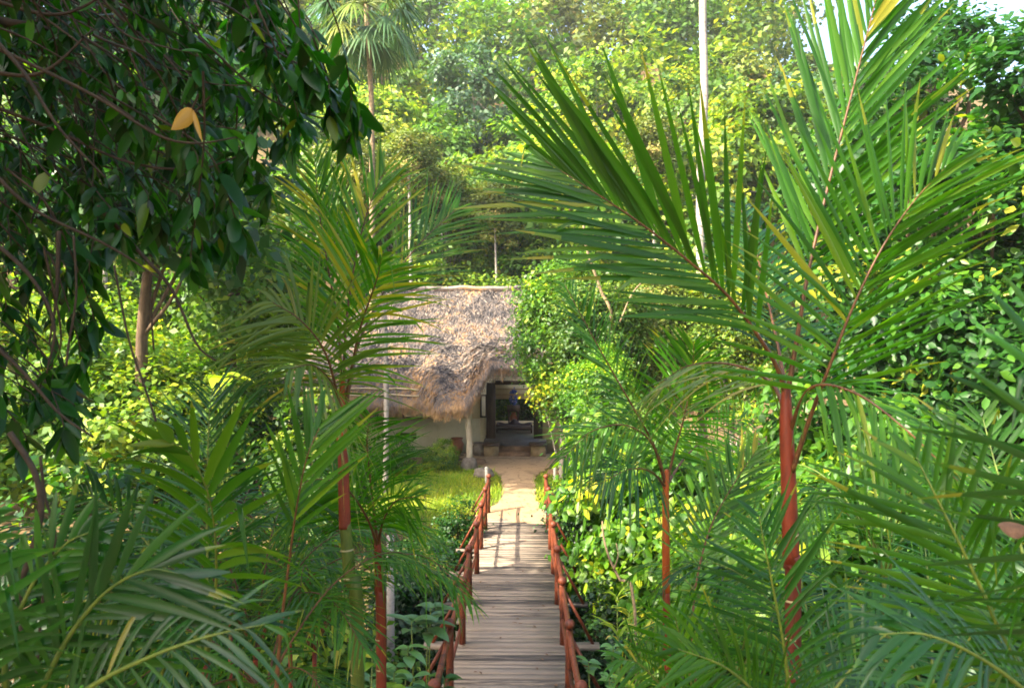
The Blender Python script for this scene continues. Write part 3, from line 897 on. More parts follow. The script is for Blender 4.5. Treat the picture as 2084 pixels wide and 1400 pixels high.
# the leafy wall of foliage on the right
RK = Kind(51, 2.6, 2.6, 4.4, 5.4, 210, 140, .17, .050, .50, 'deep_tree', 8.6, .2, 'bark', .2, 30, detail=True)
RK2 = Kind(52, 1.7, 1.7, 1.9, 1.9, 150, 75, .17, .052, .46, 'shrub', 3.0, .06, 'bark', .1, 14, detail=True)
plant(RK, "leafy_tree", "tall deep green leafy tree rising behind the big red-stem palm's right frond", "tree", at_ground(1990, 13.5), 1.05, 0.3)
plant(RK, "leafy_tree", "deep green leafy tree behind the tall one, nearer the white sky opening", "tree", at_ground(1890, 19), 1.25, 2.2)
plant(RK, "leafy_tree", "deep green leafy tree cut off by the right picture edge", "tree", at_ground(2180, 12.5), 1.15, 4.2)
GS = "leafy shrubs on the gully side right of the bridge"
for px, d, s, mt, lab, sz in ((1790, 12.0, .95, 'shrub', "yellow-leaved shrub behind the vertical hanging leaflet of the big red-stem palm", 1.5),
                          (1920, 11.0, 1.0, 'deep_tree', "dark shrub at the foot of the tall leafy tree", 1.3),
                          (1690, 13.5, 1.0, 'shrub', "green shrub directly behind the big red-stem palm's stem", 1.5),
                          (1560, 10.5, .95, 'shrub', "bright shrub left of the big red-stem palm's stem", 1.2),
                          (1450, 13.5, 1.0, 'shrub', "tall shrub right of the slim red-stem palm", 1.3),
                          (1300, 15.0, .95, 'shrub', "pale-green leafy shrub behind the slim red-stem palm's stem", 1.35),
                          (1275, 17.5, .7, 'mid_tree', "leafy shrub just beyond the dark hedge", 1.3),
                          (1400, 9.0, .75, 'deep_tree', "low shrub at the foot of the slim red-stem palm", .8),
                          (1720, 7.5, .7, 'shrub', "low shrub behind the crossing leaflets at the big palm's foot", .9),
                          (1850, 7.0, .8, 'deep_tree', "shadowy low shrub behind the near palm's stalks", .9),
                          (2050, 8.0, 1.0, 'deep_tree', "shadowy shrub behind the near palm's drooping leaflets", 1.2),
                          (1560, 7.0, .6, 'deep_tree', "low shrub in the gully under the comb-like frond", .8)):
    plant(RK2, "leafy_shrub", lab, "shrub", at_ground(px, d), s, RNG.uniform(0, 6), GS, mt, s * sz)

# dark hedge by the bridge and dark shrubs on the left bank
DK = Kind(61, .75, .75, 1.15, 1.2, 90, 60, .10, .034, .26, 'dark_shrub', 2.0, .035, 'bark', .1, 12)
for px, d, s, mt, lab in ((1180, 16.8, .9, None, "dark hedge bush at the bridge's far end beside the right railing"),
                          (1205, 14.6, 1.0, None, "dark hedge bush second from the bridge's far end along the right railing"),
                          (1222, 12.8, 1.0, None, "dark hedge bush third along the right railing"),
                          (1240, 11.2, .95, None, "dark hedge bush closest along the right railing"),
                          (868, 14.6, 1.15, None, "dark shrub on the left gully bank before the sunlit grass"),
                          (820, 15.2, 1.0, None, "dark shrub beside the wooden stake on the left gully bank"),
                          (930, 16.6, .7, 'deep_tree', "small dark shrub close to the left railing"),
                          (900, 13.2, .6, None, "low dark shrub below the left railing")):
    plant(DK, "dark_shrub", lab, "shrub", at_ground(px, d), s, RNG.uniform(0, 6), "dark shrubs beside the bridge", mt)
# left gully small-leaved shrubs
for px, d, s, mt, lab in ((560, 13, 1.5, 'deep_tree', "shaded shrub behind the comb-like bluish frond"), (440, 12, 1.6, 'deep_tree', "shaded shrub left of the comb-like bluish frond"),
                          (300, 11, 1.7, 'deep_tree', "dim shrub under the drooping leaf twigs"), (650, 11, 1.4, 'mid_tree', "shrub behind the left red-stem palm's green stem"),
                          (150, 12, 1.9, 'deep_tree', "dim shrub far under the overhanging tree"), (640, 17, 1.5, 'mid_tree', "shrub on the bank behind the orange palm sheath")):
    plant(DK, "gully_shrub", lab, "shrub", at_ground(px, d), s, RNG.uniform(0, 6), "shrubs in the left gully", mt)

# ------------------------------------------------------------------ slim trunks and the stake
b = at_ground(783, 21.5)
t = thing("slim_pale_tree", "slim pale trunk standing in front of the thatched roof's left part", "tree", b)
p0, p1 = P(786, 880, 21.5), P(780, 590, 21.5)
MB().tube(spline([b + [0, 0, -.2], p0, (p0 + p1) / 2 + [.03, 0, 0], p1, p1 + [0, 0, .3]], 14), np.linspace(.085, .06, 14), 9).build("trunk", M['pale_bark'], t, True, b)
c2 = put("crown", LOWK[0].crown, t, tuple(p1 - b)); c2.scale = (.35, .35, .3)
b = at_ground(795, 12.0)
t = thing("wooden_stake", "pale weathered wooden stake in the gully left of the bridge", "stake", b)
MB().tube([b + [0, 0, -.1], P(794, 1090, 12.0)], [.075, .06], 9).build("shaft", M['pale_bark'], t, True, b)
b = at_ground(1432, 24)
t = thing("white_trunk_palm", "tall palm with a smooth white bare trunk rising out of the hillside trees", "palm", b)
topw = P(1432, -260, 24)
MB().tube(spline([b, P(1425, 420, 24), P(1433, 200, 24), P(1430, 0, 24), topw], 26), np.linspace(.145, .115, 26) * (1 + .03 * np.sin(np.arange(26) * 2.1)), 12).build("trunk", M['pale_bark'], t, True, b)
WHITE_TOP = (t, b, topw)
for px, d, ytop, r, lab in ((838, 37, 330, .10, "thin pale trunk rising above the left part of the roof"), (1012, 38.5, 430, .07, "slim pale trunk behind the right half of the roof ridge"),
                            (905, 39, 395, .06, "slender pale trunk between two trees above the roof ridge"), (735, 38, 350, .09, "thin pale trunk left of the fan palm's foot"),
                            (1330, 38, 300, .08, "thin pale trunk under the long left-arching red-stem palm frond")):
    b = at_ground(px, d)
    t = thing("thin_pale_tree", lab, "tree", b, "thin pale trunks on the slope")
    tp = P(px - 6, ytop, d)
    MB().tube(spline([b - [0, 0, .3], (b + tp) / 2 + [RNG.uniform(-.2, .2), 0, 0], tp], 14), np.linspace(r * 1.2, r * .7, 14), 8).build("trunk", M['pale_bark'], t, True, b)
    c = put("crown", HK[2].crown, t, tuple(tp - b - np.array([0, 0, 8.2 * .4])))
    c.scale = (.5, .5, .4)
b = at_ground(1205, 25)
t = thing("leaning_pale_tree", "thin pale crooked trunk showing through the bushy trees", "tree", b)
MB().tube(spline([b, P(1245, 680, 21.0), P(1222, 590, 20.6), P(1195, 510, 20.5), P(1186, 445, 20.5)], 16), np.linspace(.055, .03, 16), 8).build("trunk", M['tan_bark'], t, True, b)
MB().tube(spline([P(1262, 655, 20.5), P(1285, 600, 20.5), P(1310, 570, 20.5)], 8), np.linspace(.028, .014, 8), 6).build("branch", M['tan_bark'], t, True, b)
b = P(1300, 1255, 9.5)
b[2] = float(gz(b[0], b[1]))
t = thing("curved_bare_sapling", "curved bare pale sapling stem between the dark hedge and the leafy shrubs", "sapling", b)
MB().tube(spline([b, P(1292, 1240, 9.6), P(1262, 1180, 9.7), P(1240, 1135, 9.8), P(1228, 1090, 9.9), P(1226, 1060, 9.9)], 16), np.linspace(.024, .011, 16), 7).build("stem", M['tan_bark'], t, True, b)
MB().tube(spline([P(1250, 1158, 9.72), P(1258, 1130, 9.7), P(1254, 1105, 9.7)], 8), np.linspace(.012, .006, 8), 6).build("branch", M['tan_bark'], t, True, b)

# big-leaved plants left of the bridge, broad low plants
def rosette_plant(px, py, d, n, L, Wm, label, mat='big_leaf', h=None, prof='leaf', pitch=(.1, .7), name="broad_leaf_plant", stems=5, spread=.35):
    g = np.random.default_rng(int(px * 7 + py))
    c = P(px, py, d)
    b = c.copy(); b[2] = float(gz(c[0], c[1]))
    t = thing(name, label, "plant", b)
    st = MB(); Bs, Ds, Ws = [], [], []
    for k in range(stems):
        a = g.uniform(0, 6.28)
        tip = c + np.array([math.cos(a), math.sin(a), 0]) * spread * g.uniform(.1, 1) + [0, 0, g.uniform(-.5, .12) * spread * 2]
        st.tube(spline([b + g.normal(0, .04, 3), (b + tip) / 2 + g.normal(0, .05, 3), tip], 8), np.linspace(.016, .007, 8), 6)
        for q in range(n // stems):
            aa = q * 2.4 + g.uniform(-.3, .3)
            Bs.append(tip - [0, 0, .05 * (q % 4)])
            Ds.append([math.cos(aa), math.sin(aa), g.uniform(*pitch)])
            Ws.append([-math.sin(aa), math.cos(aa), 0])
    m = len(Bs)
    V, Q, idx = strips(np.array(Bs), np.array(Ds), np.array(Ws), g.uniform(.65, 1.2, m) * L, Wm * g.uniform(.8, 1.2, m), g.uniform(.2, .5, m), 6, .22, prof)
    st.build("stem", M['green_rachis'], t, True, b)
    put("leaves", mesh("leaves", V - b, Q, M[mat], np.clip(g.normal(.5, .25, m), 0, 1)[idx], True), t)
    return t


rosette_plant(845, 1240, 9.0, 18, .34, .075, "large-leaved plant with broad pale green leaves beside the left railing", stems=3, spread=.22)
rosette_plant(800, 1330, 8.2, 30, .24, .06, "low broad-leaved plant under the large-leaved one by the left railing", mat='big_leaf')
rosette_plant(760, 1360, 7.6, 30, .2, .05, "leafy plant at the foot of the slim red stem left of the bridge", mat='shrub')
rosette_plant(870, 1370, 7.8, 30, .2, .055, "shaded leafy plant pressed against the near left railing", mat='deep_tree')
rosette_plant(1240, 1330, 8.8, 36, .19, .06, "round-leaved bluish plant beside the right railing", mat='big_leaf', prof='heart')
rosette_plant(1290, 1290, 9.2, 40, .42, .022, "yellowish strap-leaved plant beyond the right railing", mat='grass', stems=4, pitch=(.5, 1.4), name="strap_leaf_plant")
rosette_plant(1245, 1225, 10.4, 30, .34, .018, "narrow-leaved plant at the near end of the dark hedge", mat='grass', stems=3, pitch=(.5, 1.4), name="strap_leaf_plant")
rosette_plant(1300, 1370, 7.8, 40, .34, .022, "bright strap-leaved plant low beyond the near right railing", mat='grass', stems=4, pitch=(.4, 1.2), name="strap_leaf_plant")
rosette_plant(455, 760, 17.0, 8, .55, .24, "plant with two big sunlit yellow-green leaves by the dark trunk", mat='sun_tree', stems=2, prof='heart', spread=.3, pitch=(-.2, .3))

# ------------------------------------------------------------------ palms
def frond(parent, origin, ctrl, n, lenL, lenR, angL, angR, wid=.011, t0=.2, normal=(0, -1, .35), lift=.15, droop=.12, mat='palm', stalk='rachis',
          r0=.009, seed=0, kinks=.10, twist=(0, 0), hue=0., world=False, K=7, tiplen=.45, fl=1.2, fw=.85, fn=1.4):
    """One frond: control points (photo px, py, depth), leaflets on both sides of the stalk."""
    g = np.random.default_rng(seed + 1000)
    n = int(n * fn)
    pts = np.asarray(ctrl, float) if world else np.array([P(*c) for c in ctrl])
    c = spline(pts, 60)
    cum = np.concatenate([[0], np.cumsum(np.linalg.norm(np.diff(c, axis=0), axis=1))])
    cum /= cum[-1]
    T = norm(np.gradient(c, axis=0))
    N0 = norm(RGT * normal[0] + FWD * -normal[1] * -1 + UPC * normal[2]) if not world else norm(np.array(normal, float))
    fr_V, fr_Q, fr_R, n0 = [], [], [], 0
    for side, ln, an in ((-1, lenL, angL), (1, lenR, angR)):
        t = np.linspace(t0, .995, n) + g.uniform(-.3, .3, n) * (1 - t0) / n
        t = np.clip(t, 0, 1)
        s = np.clip((t - t0) / (1 - t0), 0, 1)
        B = np.stack([np.interp(t, cum, c[:, k]) for k in range(3)], 1)
        TT = norm(np.stack([np.interp(t, cum, T[:, k]) for k in range(3)], 1))
        N = norm(N0 - (TT @ N0)[:, None] * TT)
        Sd = np.cross(TT, N) * side
        a = np.radians(an[0] + (an[1] - an[0]) * s ** .8 + g.normal(0, 5, n))
        D = np.cos(a)[:, None] * TT + np.sin(a)[:, None] * norm(Sd + N * (lift + g.normal(0, .08, n))[:, None])
        L = ln * fl * (.62 + .38 * np.sin(np.pi * np.clip(s * .9 + .12, 0, 1))) * np.where(s > .75, 1 - (s - .75) / .25 * (1 - tiplen), 1) * g.uniform(.9, 1.08, n)
        ta = np.radians(twist[0 if side < 0 else 1] + g.normal(0, 9, n))[:, None]
        Wd = norm(TT - (TT * D).sum(1, keepdims=True) * D)
        Wd = Wd * np.cos(ta) + np.cross(D, Wd) * np.sin(ta)
        kk = np.where(g.random(n) < kinks, g.uniform(.35, .7, n), 2.0)
        V, Q, idx = strips(B, D, Wd, L, wid * fw * g.uniform(.8, 1.2, n), droop * g.uniform(.3, 2.2, n), K, .35, 'palm', kk)
        fr_V.append(V); fr_Q.append(Q + n0); n0 += len(V)
        rr = np.clip(g.normal(.38 + hue, .22, n), 0, 1)[idx].reshape(n, K, 2)
        tipb = g.random(n) < .3                                   # dry tips
        rr[tipb, K - 1] = g.uniform(.85, 1, (tipb.sum(), 1)); half = tipb & (g.random(n) < .4)
        rr[half, K - 2] = g.uniform(.8, 1, (half.sum(), 1))
        fr_R.append(rr.ravel())
    mv, mq = tube_arrays(c, np.interp(cum, [0, .25, 1], [r0 * .9, r0 * .55, r0 * .1]), 5)
    fr_V.append(mv); fr_Q.append(mq + n0); fr_R.append(np.full(len(mq), .5))
    o = put("frond", mesh("frond", np.concatenate(fr_V) - origin, np.concatenate(fr_Q), M[mat], np.concatenate(fr_R), True), parent)
    sv, sq = tube_arrays(c, np.interp(cum, [0, .25, 1], [r0 * 1.3, r0 * .8, r0 * .18]), 7)
    put("stalk", mesh("stalk", sv - origin, sq, M[stalk], np.full(len(sq), .5), True), o)
    return o


def stem_part(t, origin, pts, rad, mat, name, n=12, k=24):
    return MB().tube(spline(pts, k), np.interp(np.linspace(0, 1, k), np.linspace(0, 1, len(rad)), rad), n).build(name, M[mat], t, True, origin)


def rings(parent, origin, p0, p1, step, r):
    L = np.linalg.norm(p1 - p0)
    mb = MB()
    for k in range(int(L / step)):
        q = p0 + (p1 - p0) * ((k + .5 + RNG.uniform(-.1, .1)) * step / L)
        ax = norm(p1 - p0)
        mb.tube([q - ax * .004, q + ax * .004], r, 12, cap=False)
    mb.build("ring_scars", M['ring'], parent, True, origin)


# big red-stem palm on the right
b = P(1612, 1400, 3.0); b[2] = float(gz(b[0], b[1]))
A = thing("red_stem_palm", "big palm with a thick red stem and long spreading green fronds right of the bridge", "palm", b)
stem = stem_part(A, b, [b, P(1614, 1400, 3.0), P(1610, 1140, 3.0)], [.036, .032, .031], 'maroon_stem', "stem")
rings(stem, b, P(1614, 1400, 3.0), P(1611, 1160, 3.0), .14, .0335)
stem_part(A, b, [P(1610, 1145, 3.0), P(1604, 960, 3.0), P(1600, 860, 3.0), P(1600, 780, 3.0)], [.034, .030, .027, .016], 'red_stem', "crownshaft")
frond(A, b, [(1601, 810, 3.0), (1575, 735, 2.98), (1490, 612, 2.93), (1400, 530, 2.88), (1300, 452, 2.86), (1200, 385, 2.86), (1110, 328, 2.9)], 30, .66, .84, (40, 15), (42, 14), .0135, .22, (.25, -1, -.45), .15, .06, fl=1.05, fw=1.05, fn=1.2, seed=1, kinks=.03, twist=(25, -5))
frond(A, b, [(1601, 810, 3.0), (1622, 690, 3.0), (1642, 570, 3.02), (1680, 400, 3.08), (1726, 220, 3.15), (1775, 30, 3.25), (1815, -130, 3.35)], 32, .80, .80, (36, 15), (36, 13), .0135, .24, (-.3, -1, -.3), .12, .05, fl=1.05, fw=1.05, fn=1.2, seed=2, kinks=.02, twist=(0, 30))
frond(A, b, [(1612, 960, 2.98), (1645, 860, 2.92), (1690, 740, 2.85), (1738, 620, 2.82), (1795, 505, 2.8), (1860, 410, 2.8), (1930, 335, 2.82)], 28, .66, .66, (88, 24), (52, 10), .0120, .26, (.1, -1, .1), .1, .08, mat='palm', hue=.12, fl=1.05, fw=1.0, fn=1.2, seed=3, kinks=.06, twist=(10, 25))
frond(A, b, [(1604, 860, 3.0), (1570, 780, 3.15), (1490, 742, 3.4), (1400, 745, 3.7), (1330, 790, 3.9)], 22, .40, .36, (65, 30), (65, 30), .010, .2, (0, -.6, 1), -.2, .35, mat='palm_olive', seed=4)
frond(A, b, [(1606, 880, 3.0), (1650, 790, 2.85), (1740, 800, 2.7), (1850, 880, 2.55), (1950, 980, 2.5)], 22, .36, .38, (65, 30), (60, 30), .010, .25, (0, -.7, 1), -.1, .3, seed=5)
frond(A, b, [(1603, 850, 3.02), (1590, 740, 3.25), (1560, 600, 3.6), (1530, 480, 3.95), (1505, 420, 4.2)], 24, .44, .44, (55, 28), (55, 28), .011, .25, (0, -1, .5), .1, .1, mat='palm_dark', seed=6)

rings(stem, b, P(1611, 1150, 3.0), P(1606, 1000, 3.0), .22, .0325)
# left red-stem palm with the green ringed trunk
b = P(728, 1400, 3.8); b[2] = float(gz(b[0], b[1]))
B_ = thing("red_stem_palm", "palm with a green ringed stem and orange-red sheath left of the bridge", "palm", b)
stem = stem_part(B_, b, [b, P(728, 1400, 3.8), P(712, 1180, 3.8), P(702, 1060, 3.8)], [.040, .036, .033, .030], 'green_stem', "stem")
rings(stem, b, P(728, 1400, 3.8), P(704, 1085, 3.8), .16, .0345)
stem_part(B_, b, [P(702, 1075, 3.8), P(700, 1000, 3.8), P(697, 900, 3.8)], [.032, .030, .026], 'red_stem', "crownshaft")
stem_part(B_, b, [P(697, 915, 3.8), P(694, 850, 3.79), P(697, 770, 3.8)], [.029, .026, .012], 'orange_stem', "leaf_sheath")
frond(B_, b, [(700, 850, 3.8), (712, 765, 3.78), (735, 662, 3.72), (765, 575, 3.6), (778, 520, 3.45)], 23, .50, .42, (72, 22), (80, 24), .0095, .2, (.1, -1, .25), .12, .14, mat='palm', hue=.3, seed=11, kinks=.1)
frond(B_, b, [(700, 850, 3.8), (730, 700, 3.95), (790, 580, 4.2), (860, 490, 4.4), (930, 425, 4.6)], 26, .52, .46, (48, 20), (50, 18), .0085, .42, (.15, -1, .35), .12, .1, hue=.2, seed=12)
frond(B_, b, [(697, 850, 3.82), (690, 680, 3.95), (668, 545, 4.05), (650, 430, 4.15), (640, 320, 4.25)], 26, .42, .50, (50, 25), (45, 22), .010, .3, (-.2, -1, .2), .12, .08, hue=.2, seed=13)
frond(B_, b, [(697, 850, 3.78), (665, 725, 3.6), (615, 655, 3.5), (555, 615, 3.45)], 22, .44, .42, (80, 30), (75, 30), .0105, .25, (-.1, -1, .6), -.1, .3, mat='palm_olive', seed=14, kinks=.1)
frond(B_, b, [(696, 860, 3.76), (680, 790, 3.55), (640, 745, 3.35), (590, 750, 3.2)], 20, .46, .40, (95, 35), (80, 30), .0105, .2, (0, -.8, .7), -.2, .35, mat='palm_olive', seed=15)

frond(B_, b, [(699, 850, 3.8), (702, 700, 3.84), (716, 570, 3.9), (745, 440, 3.95), (785, 340, 4.0)], 24, .46, .46, (48, 20), (48, 20), .010, .3, (.1, -1, .2), .12, .1, hue=.28, seed=18)
# slim red palm next to it
b = P(776, 1400, 4.3); b[2] = float(gz(b[0], b[1]))
C_ = thing("red_stem_palm", "slim dark red palm stem with comb-like drooping leaflets just left of the bridge", "palm", b)
stem = stem_part(C_, b, [b, P(776, 1400, 4.3), P(772, 1200, 4.3), P(768, 1095, 4.3)], [.035, .031, .028, .020], 'red_stem', "stem")
rings(stem, b, P(776, 1400, 4.3), P(773, 1220, 4.3), .2, .0315)
frond(C_, b, [(769, 1110, 4.3), (760, 1030, 4.28), (752, 960, 4.25), (747, 895, 4.2), (755, 845, 4.1)], 26, .42, .40, (75, 35), (78, 45), .008, .12, (.2, -1, .2), .0, .25, seed=21, kinks=.03)
frond(C_, b, [(769, 1110, 4.3), (780, 1060, 4.2), (805, 1020, 4.05), (850, 1010, 3.95)], 20, .30, .32, (70, 35), (70, 35), .008, .2, (.2, -.9, .6), -.15, .3, seed=22)
frond(C_, b, [(768, 1110, 4.3), (745, 1050, 4.1), (700, 990, 3.95), (640, 975, 3.85), (590, 1000, 3.8)], 24, .40, .40, (75, 35), (75, 35), .010, .2, (-.1, -.9, .6), -.15, .35, seed=23)

# slim palm right of the bridge
b = P(1357, 1400, 5.0); b[2] = float(gz(b[0], b[1]))
D_ = thing("red_stem_palm", "slim palm with a thin orange-red stem and arching fronds standing right of the bridge", "palm", b)
stem_part(D_, b, [b, P(1357, 1400, 5.0), P(1356, 1200, 5.0)], [.033, .028, .025], 'red_stem', "stem")
stem_part(D_, b, [P(1356, 1205, 5.0), P(1355, 1090, 5.0), P(1355, 985, 5.0), P(1357, 955, 5.0)], [.027, .026, .022, .012], 'orange_stem', "crownshaft")
frond(D_, b, [(1357, 985, 5.0), (1372, 920, 5.0), (1392, 850, 4.98), (1408, 770, 4.95), (1412, 700, 4.9)], 28, .50, .36, (70, 28), (85, 35), .010, .2, (-.2, -1, .3), .1, .16, seed=31, twist=(0, 20))
frond(D_, b, [(1355, 985, 5.0), (1335, 915, 4.95), (1292, 835, 4.9), (1240, 745, 4.88), (1190, 655, 4.9), (1150, 580, 4.95)], 30, .34, .46, (40, 20), (75, 30), .010, .2, (.6, -1, .3), .05, .2, seed=32, twist=(10, 30))
frond(D_, b, [(1354, 985, 5.0), (1325, 900, 4.85), (1270, 865, 4.7), (1200, 880, 4.6), (1150, 930, 4.55)], 26, .36, .36, (70, 35), (75, 35), .009, .2, (0, -.8, .8), -.15, .3, seed=33)
frond(D_, b, [(1354, 990, 5.0), (1325, 960, 4.8), (1280, 955, 4.6), (1220, 985, 4.5)], 22, .36, .34, (75, 35), (75, 35), .009, .15, (0, -.8, .8), -.1, .3, seed=34, mat='palm_dark')
frond(D_, b, [(1358, 985, 5.0), (1395, 930, 5.2), (1450, 880, 5.4), (1520, 850, 5.6)], 22, .38, .38, (65, 35), (65, 35), .009, .2, (0, -.9, .6), -.05, .25, seed=35)

# near palm cut by the right edge
b = P(2080, 1400, 1.9); b = np.array([b[0] + .15, b[1], float(gz(b[0], b[1]))])
E_ = thing("near_palm", "close palm whose long leaflets sweep in over the lower right corner", "palm", b)
stem_part(E_, b, [b, b + [0, 0, 3.2], P(2180, 1500, 1.9)], [.035, .033, .03], 'green_stem', "stem")
e0 = P(2180, 1500, 1.9)
frond(E_, b, [(2180, 1500, 1.9), (2060, 1330, 1.9), (2005, 1215, 1.9), (1955, 1110, 1.9), (1905, 1010, 1.92), (1865, 930, 1.95)], 24, .40, .34, (62, 28), (70, 32), .0125, .15, (-.2, -1, .2), .1, .12, mat='palm', stalk='green_rachis', fw=.72, fn=1.15, seed=41, twist=(0, 10))
frond(E_, b, [(2180, 1500, 1.9), (2260, 1280, 1.7), (2240, 1100, 1.55), (2190, 930, 1.45), (2160, 780, 1.42), (2150, 640, 1.42)], 24, .40, .3, (72, 30), (70, 30), .0125, .1, (-.2, -1, .1), .1, .05, mat='palm_dark', stalk='green_rachis', fw=.72, fn=1.15, seed=42)
frond(E_, b, [(2180, 1500, 1.9), (2080, 1400, 1.75), (1980, 1330, 1.65), (1880, 1290, 1.6), (1790, 1290, 1.6)], 20, .30, .30, (65, 30), (65, 30), .012, .15, (0, -.8, .8), 0, .3, mat='palm_dark', stalk='green_rachis', fw=.72, fn=1.15, seed=43)
frond(E_, b, [(2180, 1500, 1.9), (2130, 1300, 2.1), (2080, 1120, 2.3), (2030, 960, 2.5), (2000, 850, 2.6)], 24, .42, .42, (68, 30), (68, 30), .012, .2, (-.2, -1, .3), .1, .15, mat='palm', stalk='green_rachis', fw=.72, fn=1.15, seed=44)
o = put("dry_leaf", None)
bpy.data.objects.remove(o)
dl = P(2066, 1073, 1.4)
V, Q, idx = strips(np.array([dl + RGT * .025]), np.array([-RGT - UPC * .05]), np.array([UPC + FWD * .8]), .058, .017, -.12, 8, .7, 'leaf')
tag(put("dry_leaf", mesh("dry_leaf", V - dl, Q, M['dry'], smooth=True), None, dl), "curled dry brown leaf caught on the close palm's leaflets", "leaf")

# low palms of the lower right
b = P(1605, 1400, 2.4); b = np.array([b[0], b[1], float(gz(b[0], b[1]))])
F_ = thing("low_palm", "low palm with an upright comb-like frond in front of the big red stem", "palm", b)
stem_part(F_, b, [b, b + [0, 0, 2.0], P(1612, 1560, 2.4)], [.03, .028, .02], 'green_stem', "stem")
frond(F_, b, [(1612, 1560, 2.4), (1606, 1420, 2.4), (1596, 1320, 2.38), (1576, 1210, 2.36), (1556, 1110, 2.35), (1545, 1050, 2.36)], 26, .32, .36, (66, 38), (60, 32), .009, .25, (-.1, -1, .3), .08, .12, mat='palm_dark', stalk='green_rachis', fw=.72, fn=1.15, seed=51)
frond(F_, b, [(1612, 1560, 2.4), (1560, 1440, 2.3), (1480, 1360, 2.2), (1380, 1320, 2.15)], 22, .30, .30, (60, 30), (60, 30), .011, .2, (0, -1, .7), .1, .2, mat='palm', stalk='green_rachis', fw=.72, fn=1.15, seed=52)
frond(F_, b, [(1612, 1560, 2.4), (1680, 1430, 2.5), (1760, 1330, 2.55), (1840, 1260, 2.6)], 22, .34, .34, (60, 30), (60, 30), .011, .2, (0, -1, .7), .1, .2, mat='palm_dark', stalk='green_rachis', fw=.72, fn=1.15, seed=53)
b = P(1420, 1400, 3.6); b = np.array([b[0], b[1], float(gz(b[0], b[1]))])
H_ = thing("low_palm", "low palm with bright fan-like fronds between the slim and the big red stems", "palm", b)
stem_part(H_, b, [b, P(1420, 1480, 3.6)], [.028, .02], 'green_stem', "stem")
frond(H_, b, [(1420, 1480, 3.6), (1405, 1380, 3.55), (1385, 1300, 3.5), (1370, 1240, 3.45)], 18, .36, .36, (50, 25), (50, 25), .011, .1, (0, -1, .5), .1, .1, stalk='green_rachis', fw=.72, fn=1.15, seed=54)
frond(H_, b, [(1420, 1480, 3.6), (1410, 1250, 3.8), (1440, 1090, 3.95), (1490, 990, 4.05), (1540, 915, 4.1)], 26, .36, .3, (55, 25), (40, 22), .011, .5, (-.3, -1, .2), .1, .08, mat='palm', hue=.1, fw=.72, fn=1.15, seed=55)
frond(H_, b, [(1420, 1480, 3.6), (1350, 1400, 3.5), (1300, 1350, 3.4), (1260, 1340, 3.35)], 18, .36, .36, (60, 30), (60, 30), .011, .1, (0, -.9, .8), .1, .3, stalk='green_rachis', fw=.72, fn=1.15, seed=56)

# lower left palms
b = P(400, 1400, 3.2); b = np.array([b[0], b[1], float(gz(b[0], b[1]))])
G_ = thing("low_palm", "low palm with a bluish comb-like upright frond and broad drooping leaflets, lower left", "palm", b)
stem_part(G_, b, [b, P(420, 1350, 3.2)], [.03, .02], 'red_stem', "stem")
frond(G_, b, [(420, 1350, 3.2), (422, 1150, 3.2), (421, 1030, 3.2), (423, 930, 3.2), (426, 850, 3.22), (432, 790, 3.26)], 26, .36, .42, (62, 38), (60, 32), .009, .3, (0, -1, .3), .1, .1, mat='palm_dark', stalk='green_rachis', fw=.72, fn=1.15, seed=61, twist=(20, 20))
frond(G_, b, [(420, 1350, 3.2), (440, 1180, 2.9), (430, 1030, 2.7), (390, 930, 2.6), (350, 900, 2.55)], 12, .34, .34, (60, 25), (50, 25), .024, .35, (0, -1, .3), .05, .25, mat='palm', stalk='green_rachis', seed=62, fw=.75, fl=1.6, fn=1.2, hue=.1)
frond(G_, b, [(420, 1350, 3.2), (350, 1180, 3.2), (260, 1060, 3.3), (170, 1000, 3.4)], 20, .4, .4, (60, 30), (60, 30), .012, .3, (0, -1, .6), .1, .25, mat='palm_dark', stalk='green_rachis', fw=.72, fn=1.15, seed=63)
b = P(40, 1400, 1.75); b = np.array([b[0], b[1], float(gz(b[0], b[1]))])
I_ = thing("near_palm", "close dark palm with wide ribbed leaflets over the lower left corner", "palm", b)
stem_part(I_, b, [b, P(40, 1520, 1.75)], [.035, .025], 'green_stem', "stem")
frond(I_, b, [(40, 1520, 1.75), (120, 1330, 1.7), (210, 1210, 1.68), (300, 1160, 1.66), (370, 1170, 1.66)], 14, .30, .34, (55, 15), (70, 20), .0130, .2, (.2, -1, .4), .0, .12, mat='palm_dark', stalk='green_rachis', seed=64, kinks=0, fn=1.2)
frond(I_, b, [(40, 1520, 1.75), (180, 1400, 1.65), (320, 1330, 1.6), (440, 1290, 1.6), (540, 1270, 1.62)], 17, .26, .32, (55, 25), (65, 30), .0095, .15, (.1, -1, .6), .0, .3, mat='palm_dark', stalk='green_rachis', fw=.72, fn=1.15, seed=65)
frond(I_, b, [(40, 1520, 1.75), (10, 1350, 1.7), (60, 1200, 1.7), (130, 1110, 1.7), (190, 1080, 1.7)], 14, .26, .26, (60, 30), (70, 30), .013, .2, (.2, -1, .3), .0, .2, mat='palm_dark', stalk='green_rachis', fw=.72, fn=1.15, seed=66)
frond(I_, b, [(40, 1520, 1.75), (-40, 1350, 1.6), (-60, 1180, 1.5), (-30, 1050, 1.45)], 14, .26, .26, (60, 30), (60, 30), .014, .2, (.2, -1, .3), .0, .2, mat='palm_dark', stalk='green_rachis', fw=.72, fn=1.15, seed=67)
b = P(562, 1400, 2.8); b = np.array([b[0], b[1], float(gz(b[0], b[1]))])
J_ = thing("low_palm", "low palm with one long thin dark stalk rising beside the green ringed stem", "palm", b)
stem_part(J_, b, [b, P(558, 1480, 2.8)], [.028, .02], 'green_stem', "stem")
